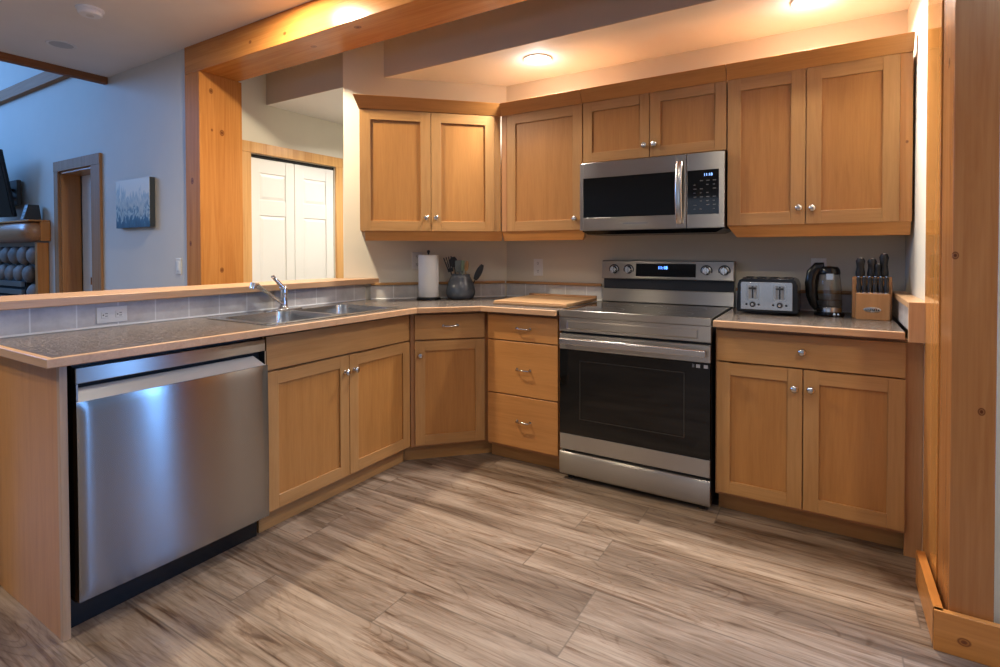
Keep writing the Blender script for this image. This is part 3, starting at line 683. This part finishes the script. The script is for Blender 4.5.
# ------------------------------------------------------------------ sink and faucet
t = thing('sink', 'stainless double bowl sink set into the peninsula countertop', 'sink', (0, 0, 0))
mid = (SY0 + SY1) / 2
rim_o = rrect(SX0, SX1, SY0, SY1, .05, 6)
b1 = rrect(SX0 + .085, SX1 - .035, SY0 + .035, mid - .018, .06, 6); b2 = rrect(SX0 + .085, SX1 - .035, mid + .018, SY1 - .035, .06, 6)
v_, f_ = plate(rim_o, [b1, b2], ZC1 + .0005, ZC1 + .004)
MB().add(v_, f_).build('rim', M['sinkst'], t, bevel=.0015, smooth=40)
for bb in ((SX0 + .085, SX1 - .035, SY0 + .035, mid - .018), (SX0 + .085, SX1 - .035, mid + .018, SY1 - .035)):
    mb = MB(); lv = [(0, ZC1 + .003, .06), (.004, ZC1 - .02, .06), (.012, ZC1 - .13, .065), (.030, ZC1 - .152, .06), (.06, ZC1 - .156, .05)]
    rings = []
    for ins, z, r in lv: rings.append([(x, y, z) for x, y in rrect(bb[0] + ins, bb[1] - ins, bb[2] + ins, bb[3] - ins, max(.02, r), 6)])
    n = len(rings[0]); vs = [p for r_ in rings for p in r_]; fs = []
    for i in range(len(rings) - 1):
        for k in range(n): fs.append((i * n + k, i * n + (k + 1) % n, (i + 1) * n + (k + 1) % n, (i + 1) * n + k))
    fs.append(tuple((len(rings) - 1) * n + k for k in range(n)))
    bo = mb.add(vs, fs).build('bowl', M['sinkst'], t, smooth=60)
    cx, cy = (bb[0] + bb[1]) / 2, (bb[2] + bb[3]) / 2
    MB().lathe([(.001, .001), (.03, .001), (.042, .004), (.045, .001), (.045, 0)], (cx, cy, ZC1 - .1555), 'z', 24).build('drain', M['chrome'], bo, smooth=50)
t = thing('faucet', 'chrome single lever kitchen faucet standing behind the double sink', 'faucet', (-2.545, 1.875, 0))
MB().prism(rrect(-.034, .030, -.115, .115, .03, 6), 'z', .9193, .926).build('deck_plate', M['chrome'], t, bevel=.002)
MB().lathe([(.030, .9262), (.029, .930), (.024, .934), (.021, .940), (.021, .99), (.0235, 1.02), (.022, 1.04), (.014, 1.052), (.0001, 1.055)], (0, 0, 0), 'z', 28).build('body', M['chrome'], t, smooth=50)
hdv = Vector((-2.45 + 2.545, 1.65 - 1.875, 1.068)); st_ = Vector((.008, -.012, .958))
pth = [st_ + (hdv - st_) * k for k in (0, .15, .5, .8, .93, 1.0)]
sp_ = MB().tube(pth, [.011, .0105, .0095, .0095, .013, .015], 16); sp_.tube([hdv, hdv + Vector((.012, -.028, .004)), hdv + Vector((.014, -.034, -.014))], [.015, .016, .012], 16)
sp_.build('spout', M['chrome'], t, smooth=50)
MB().tube([(0, .004, 1.030), (-.003, -.012, 1.052), (-.008, -.038, 1.082), (-.011, -.058, 1.104), (-.013, -.064, 1.103)], [.021, .018, .015, .016, .008], 14, flat=.65).build('lever', M['chrome'], t, smooth=50)

# ------------------------------------------------------------------ outlets and switch
def outlet(label, loc, rotz, w=.072, h=.118, gang=1, sw=False, landscape=False):
    t = thing('light_switch' if sw else 'wall_outlet', label, 'switch' if sw else 'outlet', loc, rotz)
    if landscape: w, h = h, w
    cp_ = MB().box(-w / 2, w / 2, -.006, 0, -h / 2, h / 2).build('cover_plate', M['plate'], t, bevel=.003)
    if sw:
        MB().box(-.017, .017, -.009, -.005, -.034, .034).build('rocker', M['white'], t, bevel=.002)
    else:
        for s_ in (-1, 1):
            c = (s_ * .027, 0) if landscape else (0, s_ * .027)
            r_ = MB().box(c[0] - .015, c[0] + .015, -.0085, -.005, c[1] - .014, c[1] + .014).build('receptacle', M['plate'], t, bevel=.003)
            sl = MB()
            if landscape: sl.box(c[0] - .001, c[0] + .009, -.0088, -.008, c[1] + .004, c[1] + .0065).box(c[0] - .001, c[0] + .009, -.0088, -.008, c[1] - .0065, c[1] - .004).lathe([(.0028, -.0088), (.0028, -.008)], (c[0] - .007, 0, c[1]), 'y', 10)
            else: sl.box(c[0] + .004, c[0] + .0065, -.0088, -.008, c[1] - .001, c[1] + .009).box(c[0] - .0065, c[0] - .004, -.0088, -.008, c[1] - .001, c[1] + .009).lathe([(.0028, -.0088), (.0028, -.008)], (c[0], 0, c[1] - .007), 'y', 10)
            sl.build('slots', M['char'], r_)
    return t
outlet('double outlet set sideways in the half wall tiles above the dishwasher', (-2.6525, 1.092, .967), PI / 2, landscape=True)
outlet('upright ivory outlet on the back wall above the cutting board', (-1.708, YB, 1.126), 0)
outlet('ivory outlet on the back wall half hidden by the kettle', (-.035, YB, 1.138), 0)
q = 1.0
outlet('ivory outlet on the angled wall partly behind the paper towels', (-2.418, 2.847, 1.175), PI / 4)
outlet('white rocker switch on the far wall left of the pine post', (-4.12, 2.14, 1.134), 0, sw=True)

# ------------------------------------------------------------------ things on the counters
def raypt(u, d):   # point on the counter seen in column u, at distance d in front of the angled wall
    a = (u - 500) / F_PX; dx = _r.x * a + _f.x; dy = _r.y * a + _f.y
    k = (5.265 - d * math.sqrt(2)) / (dy - dx); return dx * k, dy * k
x, y = raypt(428.5, .115)
t = thing('paper_towel_holder', 'dark upright paper towel holder with round base', 'paper towel holder', (x, y, ZC1), 0)
MB().lathe([(.080, 0), (.082, .004), (.080, .012), (.074, .016), (.0001, .017)], n=36).build('base', M['blackgloss'], t, smooth=40)
MB().lathe([(.006, .015), (.006, .315), (.0001, .316)], n=14).ball((0, 0, .322), .011).build('pole', M['black'], t, smooth=60)
wt = NT('paper'); v = wt.mapping(); wt.set(Base_Color=(.78, .77, .75), Roughness=.9); wt.bump(wt.noise(v, 220, 2), .25, .001)
tr = thing('paper_towel_roll', 'white roll of paper towels on its dark holder', 'paper towels', (x, y, ZC1 + .018))
MB().lathe([(.020, 0), (.066, 0), (.068, .003), (.068, .279), (.066, .282), (.020, .282), (.020, 0)], n=40, cap=False).build('paper', wt.mat, tr, smooth=40)
x, y = raypt(460.5, .125)
ck = NT('crock_glaze'); v = ck.mapping(); ck.set(Base_Color=ck.ramp(ck.noise(v, 14, 4), [(.3, (.075, .085, .10)), (.7, (.13, .145, .165))]), Roughness=.22)
t = thing('utensil_crock', 'blue grey glazed bulbous ceramic crock holding cooking utensils', 'crock', (x, y, ZC1))
MB().lathe([(.0001, 0), (.070, 0), (.086, .006), (.098, .03), (.100, .05), (.094, .085), (.082, .12), (.070, .145), (.064, .158), (.066, .168), (.061, .168), (.058, .155), (.075, .12), (.086, .05), (.07, .012), (.0001, .01)], n=40).build('pot', ck.mat, t, smooth=60)
rx, ry = math.cos(R(YAW)), math.sin(R(YAW))
def utensil(name, label, cat, mat, side, back, top, head, hw, hl, tilt_z=.245, group=None):
    # side: how far the tip leans to the right of the crock (as seen from the kitchen)
    t = thing(name, label, cat, (x, y, ZC1))
    p0 = Vector((rx * side * .30 - ry * back, ry * side * .30 + rx * back, .02)); p1 = Vector((rx * side - ry * back, ry * side + rx * back, top))
    d = (p1 - p0).normalized(); q = p1 - d * hl
    MB().tube([p0, p0 + (q - p0) * .5, q], [.0048, .0042, .004], 10).build('handle', mat[0], t, smooth=60)
    if head == 'slot':
        a = d.cross(Vector((ry, -rx, 0))).normalized(); nn = d.cross(a).normalized() * .0015; mb = MB()
        for s_ in (-1, -.33, .33, 1):
            c = a * s_ * (hw - .004); e1, e2 = q + c * .5, p1 + c; w_ = a * .0035
            mb.hexa([e1 - w_ - nn, e1 + w_ - nn, e1 + w_ + nn, e1 - w_ + nn, e2 - w_ - nn, e2 + w_ - nn, e2 + w_ + nn, e2 - w_ + nn])
        e1, e2 = q - d * .004, q + d * .02; w_ = a * hw * .6
        mb.hexa([e1 - w_ - nn, e1 + w_ - nn, e1 + w_ + nn, e1 - w_ + nn, e2 - w_ - nn, e2 + w_ - nn, e2 + w_ + nn, e2 - w_ + nn])
        mb.build('head', mat[1], t)
    else:
        mb = MB(); n = 9; cs = [q + (p1 - q) * k / n for k in range(n + 1)]
        rs = [max(.002, hw * math.sin(PI * min(1, (.12 + .80 * k / n))) ** .6) for k in range(n + 1)] if head == 'spoon' else [.004] + [hw] * (n - 1) + [hw * .8]
        a = d.cross(Vector((ry, -rx, 0))).normalized(); b_ = d.cross(a).normalized(); vs = []; fs = []; m = 12
        for c, r_ in zip(cs, rs):
            for k in range(m):
                th = 2 * PI * k / m; vs.append(c + a * r_ * math.cos(th) + b_ * (.10 if head != 'spoon' else .22) * r_ * math.sin(th))
        for i in range(n):
            for k in range(m): fs.append((i * m + k, i * m + (k + 1) % m, (i + 1) * m + (k + 1) % m, (i + 1) * m + k))
        fs.append(tuple(range(m))[::-1]); fs.append(tuple(n * m + k for k in range(m)))
        mb.add(vs, fs).build('head', mat[1], t, smooth=60)
g = 'utensils in the crock'
wdn = maple('utensil_wood', (.42, .24, .10), 'z'); grn = plain('green_silicone', (.16, .20, .12), .5); gls = plain('grey_silicone', (.17, .19, .18), .4)
utensil('slotted_turner', 'black slotted turner leaning left out of the crock', 'utensil', (M['black'], M['black']), -.090, .0, .285, 'slot', .030, .10, group=g)
utensil('ladle', 'black ladle leaning left beside the slotted turner', 'utensil', (M['black'], M['black']), -.055, .03, .285, 'spoon', .028, .07, group=g)
utensil('silicone_spatula', 'pale grey green spatula standing upright in the crock', 'utensil', (gls, gls), -.012, .02, .262, 'blade', .028, .085, group=g)
utensil('silicone_spatula', 'narrow olive green spatula right of the grey one', 'utensil', (grn, grn), .018, -.02, .262, 'blade', .012, .075, group=g)
utensil('wooden_spoon', 'brown wooden spoon standing in the right of the crock', 'utensil', (wdn, wdn), .046, .0, .258, 'spoon', .014, .07, group=g)
utensil('serving_spoon', 'black serving spoon leaning far right out of the crock', 'utensil', (M['black'], M['black']), .150, .0, .232, 'spoon', .022, .115, group=g)

# cutting board
bw = maple('board_wood', (.56, .33, .16), 'x')
t = thing('cutting_board', 'large light wood pastry board with back lip on the counter beside the range', 'cutting board', (-1.735, 2.76, ZC1 + .001))
MB().box(0, .485, 0, .47, .003, .022).build('board', bw, t, bevel=.003)
MB().box(.0, .485, .452, .47, .022, .036).build('back_lip', maple('lip_wood', (.38, .2, .09), 'x'), t, bevel=.002)
MB().box(.0, .485, -.012, -.0, -.0, .012).build('front_cleat', maple('cleat_wood', (.34, .2, .10), 'x'), t, bevel=.002)

# toaster
t = thing('toaster', 'black and stainless four slice toaster on the right counter', 'toaster', (-.393, 2.955, ZC1), R(-1.0)); t.scale = (.95, .9, 1)
tb = MB().prism([(.004, .012), (.0, .03), (.004, .15), (.012, .172), (.030, .182), (.262, .182), (.280, .172), (.288, .15), (.292, .03), (.288, .012)], 'y', .008, .275)
tb.build('body', M['blackgloss'], t, bevel=.004, seg=3)
fp_ = MB().prism([(.022, .026), (.022, .158), (.026, .164), (.262, .164), (.266, .158), (.266, .026)], 'y', 0, .010).build('front_plate', steel('toaster_steel', (.50, .50, .49), .25, .5), t, bevel=.0015)
for c in (.080, .208):
    ring = MB(); o_ = rrect(c - .030, c + .030, .074, .152, .012, 4); i_ = rrect(c - .026, c + .026, .078, .148, .010, 4)
    v_, f_ = plate(o_, [i_], 0, .003); ring.add([(a, -z, b_) for a, b_, z in v_], f_).build('lever_frame', M['chrome'], t, smooth=0)
    MB().box(c - .0035, c + .0035, -.001, .002, .082, .144).box(c - .020, c - .006, -.0012, .002, .08, .146, 1).box(c + .006, c + .020, -.0012, .002, .08, .146, 1).build('lever_track', [M['char'], M['steel_d']], t)
    MB().box(c - .018, c + .018, -.016, -.002, .128, .138).build('lever', M['black'], t, bevel=.002)
    kn = MB().lathe([(.014, 0), (.0145, -.004), (.012, -.012), (.0001, -.013)], (c, 0, .052), 'y', 24).build('browning_knob', M['black'], t, smooth=40)
    MB().lathe([(.006, 0), (.0065, -.0012), (.0001, -.0014)], (c, -.0125, .052), 'y', 16).build('knob_cap', M['chrome'], kn)
    for s_ in (-1, 1): MB().lathe([(.0055, .001), (.0055, -.003), (.0001, -.004)], (c + s_ * .030, 0, .052), 'y', 14).build('button', M['black'], t, smooth=40)
for k in range(4):
    MB().box(.024 + k * .064, .024 + k * .064 + .036, .05, .24, .180, .1835).build('slot', M['char'], t)
for k in range(16): MB().box(.022 + k * .0162, .022 + k * .0162 + .007, .012, .04, .181, .187).build('slot_guard', M['black'], t) if k % 2 else None

# kettle
t = thing('kettle', 'glass electric kettle with black handle between toaster and knife block', 'kettle', (.012, 3.10, ZC1)); t.scale = (.79, .79, .99)
MB().lathe([(.080, 0), (.082, .006), (.080, .018), (.0001, .02)], (0, 0, 0), n=36).build('power_base', M['blackgloss'], t, smooth=40)
MB().lathe([(.070, .021), (.070, .040), (.068, .044), (.0001, .044)], n=36).build('heater_ring', plain('kettle_steel', (.5, .5, .5), .25, 1), t, smooth=40)
MB().lathe([(.068, .045), (.070, .06), (.066, .14), (.057, .205), (.055, .208), (.064, .14), (.0675, .062), (.0655, .047)], n=40, cap=False).build('jug', glassmat('kettle_glass', (.93, .95, .95)), t, smooth=60)
MB().lathe([(.0001, .046), (.0655, .047), (.0672, .062), (.0665, .078), (.0001, .078)], n=40).build('water', glassmat('water', (.9, .95, .95), 0, 1.33), t, smooth=60)
MB().lathe([(.058, .206), (.060, .214), (.056, .232), (.045, .244), (.0001, .248)], n=32).build('lid', M['blackgloss'], t, smooth=50)
MB().tube([(-.030, 0, .234), (-.066, -.004, .234), (-.090, -.008, .208), (-.098, -.01, .16), (-.094, -.01, .10), (-.080, -.006, .06), (-.062, 0, .036)], [.023, .024, .026, .026, .024, .020, .016], 14, flat=1.4).build('handle', M['blackgloss'], t, smooth=60)
MB().box(.0 - .018, .022, -.062, -.052, .178, .212).build('lid_badge', M['nickel'], t, bevel=.003)
MB().lathe([(.008, 0), (.008, -.006), (.0001, -.007)], (.028, -.078, .011), 'y', 16).lathe([(.006, 0), (.006, -.006), (.0001, -.007)], (.048, -.066, .011), 'y', 16).build('button', M['chrome'], t, smooth=40)

# knife block
kb = maple('block_wood', (.52, .26, .10), 'z')
t = thing('knife_block', 'light wood knife block with round metal badge at the right counter end', 'knife block', (.118, 2.985, ZC1), 0)
MB().box(0, .130, 0, .06, .0, .122).prism([(.06, 0), (.06, .150), (.075, .198), (.150, .165), (.150, 0)], 'x', -.012, .142).build('block', kb, t, bevel=.003)
bd = MB(); bd.lathe([(.034, .001), (.034, -.002), (.031, -.003), (.0001, -.003)], (0, 0, 0), 'y', 32)
bd.v = [(a + .062, b_, c * .36 + .048) for a, b_, c in bd.v]
bd = bd.build('badge', M['nickel'], t, smooth=40)
bs = MB(); 
for k in range(7): bs.box(.036 + k * .008, .041 + k * .008, -.0038, -.0025, .044 + (k % 2) * .001, .051 + (k % 3) * .001)
bs.build('badge_lettering', M['char'], bd)
KX, KY = .118, 2.985
def knife(label, lx, ly, z0, z1, w, d, lean=.0, steel_end=False, pos=None):
    t = thing('steak_knife' if z1 < .21 else 'kitchen_knife', label, 'knife', (KX + lx, KY + ly, ZC1 + z0), 0)
    L_ = z1 - z0; mb = MB()
    n = 8
    pts = [(0, lean * k / n, L_ * k / n) for k in range(n + 1)]
    rs = [w * (.85 + .25 * math.sin(PI * (k / n) * 1.6) ** 2) for k in range(n + 1)]; rs[-1] = w * .7
    mb.tube(pts, rs, 12, flat=d / w).build('handle', M['black'], t, smooth=60)
    MB().lathe([(w * 1.02, 0), (w * 1.02, .004)], (0, 0, .0), 'z', 14).build('bolster', M['chrome'], t, smooth=40)
    MB().lathe([(w * .55, 0), (w * .5, .003), (.0001, .0035)], (0, lean, L_ - .0005), 'z', 14).build('end_cap', M['chrome'], t, smooth=40)
    MB().box(-w * .7, w * .7, -.0008, .0008, -min(.09, z0 - .02), 0).build('blade', M['chrome'], t)
ordn = ['first from the left', 'second from the left', 'third from the left', 'third from the right', 'second from the right', 'rightmost']
for k in range(6): knife('black handled steak knife in the front row of the block, ' + ordn[k], .012 + k * .0212, .040, .122, .198, .0085, .010)
knife('scissor like black handle with shiny top at the left of the block', .020, .098, .178, .285, .0165, .018, -.02)
knife('black knife handle in the middle of the back row, left of two', .066, .105, .175, .282, .015, .018, -.02)
knife('shorter black knife handle in the middle of the back row, right of two', .088, .090, .180, .258, .012, .012, -.015)
knife('tallest black knife handle at the right of the back row', .112, .108, .172, .305, .0165, .018, -.02)

# ------------------------------------------------------------------ ceiling fittings
def pot(label, x, y, z, on=True, power=None, inview=True, spread=150):
    t = thing('recessed_light', label, 'ceiling light', (x, y, z))
    MB().lathe([(.070, 0), (.088, 0), (.090, -.003), (.086, -.007), (.070, -.004), (.070, 0)], n=36, cap=False).build('trim_ring', M['white'], t, smooth=50)
    MB().lathe([(.0001, -.002), (.070, -.002), (.070, -.004), (.0001, -.0045)], n=36).build('lens', emit('lens_glow', (1.0, .95, .88) if z < 2.5 else (1.0, .88, .70), 12) if on else plain('lens_off', (.5, .48, .44), .4), t, smooth=50)
    if on:
        area('lamp', (0, 0, -.012), (0, 0, -1), .13, .13, POT_W if power is None else power, WARM2 if z < 2.5 else WARM, 'DISK', t, spread)
        if z < 2.5:  # extra point light added to brighten wall and soffit around the fitting
            g = bpy.data.lights.new('soffit_fill', 'POINT'); g.energy = 1.6; g.color = WARM2; g.shadow_soft_size = .035
            go = bpy.data.objects.new('soffit_fill', g); COL.objects.link(go); go.parent = t; go.location = (0, 0, -.055)
    return t
pot('lit recessed light in the soffit above the corner wall cabinets', -1.523, 2.935, H2, power=26)
pot('lit recessed light in the soffit above the right wall cabinet', -.067, 2.93, H2, power=26)
pot('lit recessed light in the hall ceiling by the closet doors', -3.0, 3.4, H2, power=22)
pot('lit recessed light over the peninsula close to the beam', -2.58, 1.80, H1, power=46, spread=180)
pot('lit recessed light over the middle of the kitchen floor', -.75, 1.0, H1, power=7)
pot('lit recessed light right of the kitchen near the tall post', .86, .75, H1, power=19)
pot('lit recessed light in the ceiling in front of the peninsula end', -2.2, -.9, H1, power=18)
pot('unseen recessed light added to brighten the left wall and ceiling', -3.9, -.5, H1, power=24)  # added out of view as warm fill for the far wall and ceiling
pot('unlit round recessed fitting in the left ceiling beyond the smoke detector', -4.66, 1.63, H1, on=False)
t = thing('smoke_detector', 'white round smoke detector on the left ceiling', 'smoke detector', (-3.84, 1.49, H1))
MB().lathe([(.072, 0), (.072, -.010), (.060, -.014), (.062, -.030), (.054, -.038), (.0001, -.040)], n=36).build('housing', plain('detector_plastic', (.88, .88, .88), .5), t, smooth=40)
MB().lathe([(.020, -.040), (.020, -.042), (.0001, -.0425)], n=20).build('test_button', M['plate'], t, smooth=40)

# ------------------------------------------------------------------ living room
def mk_paint():
    m = NT('abstract_paint'); v = m.mapping((1, 1, 1)); tc = m.n('ShaderNodeTexCoord'); sx = m.n('ShaderNodeSeparateXYZ'); m.l(tc.outputs['Object'], sx.inputs[0])
    n = m.noise(m.mapping((16, 1, 5), rot=(0, .3, 0)), 1, 5, .6, 1.5)
    a = m.n('ShaderNodeMath', operation='MULTIPLY_ADD'); a.inputs[1].default_value = 2.2; a.inputs[2].default_value = -.10; m.l(sx.outputs[2], a.inputs[0])
    b = m.n('ShaderNodeMath', operation='MULTIPLY_ADD'); b.inputs[1].default_value = .9; m.l(n, b.inputs[0]); m.l(a.outputs[0], b.inputs[2])
    c = m.ramp(b.outputs[0], [(.34, (.008, .03, .06)), (.52, (.02, .08, .13)), (.60, (.50, .52, .46)), (.66, (.05, .12, .15)), (.76, (.48, .46, .38)), (.88, (.30, .33, .30)), (1, (.66, .58, .44))])
    m.set(Base_Color=c, Roughness=.5); return m.mat
t = thing('painting', 'unframed blue and cream abstract canvas hanging on the far wall', 'painting', (-4.99, 2.138, 1.435))
MB().box(0, .54, -.040, -.038, 0, .385).build('painted_face', mk_paint(), t)
MB().box(0, .54, -.0378, 0, 0, .385).build('canvas_edge', plain('canvas_edge', (.02, .025, .03), .6), t)
# fireplace
t = thing('fireplace', 'stone fireplace with pine posts on the far living room wall', 'fireplace', (-6.47, 2.137, 0))
st = NT('river_stone'); v = st.mapping(rnd=9); st.set(Base_Color=st.ramp(st.noise(v, 8, 4), [(.3, (.10, .075, .06)), (.7, (.26, .20, .16))]), Roughness=.7)
MB().box(-.06, -.0, -.09, 0, 0, 1.335).build('side_post', M['pz'], t, bevel=.004); MB().box(-2.3, -2.2, -.10, 0, 0, 1.335).build('side_post', M['pz'], t, bevel=.004)
MB().box(-2.2, -.06, -.05, 0, 0, 1.30).build('backing', plain('mortar', (.05, .045, .04), .9), t)
rd = random.Random(3); sn = 0
for r_ in range(7):
    for c in range(9):
        xx = -.16 - c * .235 - (r_ % 2) * .11; zz = .10 + r_ * .185
        if xx < -2.12: continue
        if .25 < zz < .98 and -1.80 < xx < -.34: continue
        MB().ball((xx, -.065, zz), .108 + rd.uniform(0, .016), .055, .082 + rd.uniform(0, .012), 14, 9, jit=.04, seed=sn).build('stone', st.mat, t, smooth=80); sn += 1
MB().box(-1.78, -.30, -.085, -.05, .22, 1.02).build('firebox', M['char'], t)
gr = MB()
for k in range(8): gr.box(-1.76, -.32, -.12, -.088, .90 - k * .08 - .0, .95 - k * .08)
gr.build('louvre_grille', plain('grille_metal', (.30, .33, .36), .3, 1), t, bevel=.003)
lg = pine('log_wood', (.40, .17, .06), 'x'); le = pine('log_end_wood', (.30, .12, .045), 'z')
t = thing('mantel', 'thick peeled log mantel over the stone fireplace', 'mantel', (-6.43, 2.04, 1.44))
MB().lathe([(.100, -2.4), (.104, -1.8), (.098, -1.2), (.103, -.7), (.100, -.2), (.098, -.13), (.085, -.03), (.05, 0), (.0001, 0)], axis='x', n=24).build('log', pine('log_wood', (.42, .20, .09), 'x', rough=.3), t, smooth=60)
MB().box(-2.3, .0, -.07, .10, .096, .112).build('shelf_board', M['px'], t, bevel=.003)
MB().box(-.02, .01, .02, .098, -.09, .094).build('wall_bracket', M['pz'], t, bevel=.003)
t = thing('tabletop_box', 'small dark ribbed box standing on the right end of the mantel', 'box', (-6.62, 2.05, 1.5525))
MB().prism([(-.07, 0), (-.035, .15), (.05, .15), (.07, 0)], 'x', -.03, .05).build('case', M['black'], t, bevel=.004)
for k in range(4): MB().hexa([(-.028, -.070 + k * .010 + .0 - .004, .010 + k * .035), (.048, -.070 + k * .010 - .004, .010 + k * .035), (.048, -.05 + k * .008, .010 + k * .035), (-.028, -.05 + k * .008, .010 + k * .035),
                               (-.028, -.064 + k * .010 - .004, .032 + k * .035), (.048, -.064 + k * .010 - .004, .032 + k * .035), (.048, -.05 + k * .008, .032 + k * .035), (-.028, -.05 + k * .008, .032 + k * .035)]).build('rib', plain('rib_grey', (.12, .14, .17), .35), t)
# television on a wall arm
t = thing('television', 'dark flat television tilted on a wall arm above the mantel', 'television', (-7.25, 2.115, 1.86), 0)
MB().box(-.13, .13, -.02, .015, -.13, .13).build('wall_plate', M['black'], t, bevel=.004)
MB().tube([(0, -.02, .03), (.10, -.09, .03), (-.08, -.17, .03)], .018, 8).tube([(0, -.02, -.05), (.10, -.09, -.05), (-.08, -.17, -.05)], .018, 8).build('arm', M['black'], t)
tv = MB().box(-.60, .50, -.018, .018, -.30, .36).build('bezel', M['blackgloss'], t, bevel=.008, loc=(-.10, -.26, .03), rot=(R(10), 0, R(12)))
MB().box(-.585, .485, -.021, -.017, -.285, .345).build('screen', M['blackglass'], tv)

for o in [o for o in bpy.data.objects if o.parent is None and o.get('category')]:
    g = {'knife': 'knives in the knife block', 'ceiling light': 'recessed ceiling lights', 'wall cabinet': 'maple wall cabinets', 'cabinet': 'maple base cabinets', 'outlet': 'wall outlets',
         'utensil': 'utensils in the crock', 'countertop': 'speckled countertops', 'backsplash': 'tiled backsplash strips'}.get(o['category'])
    if g: o['group'] = g
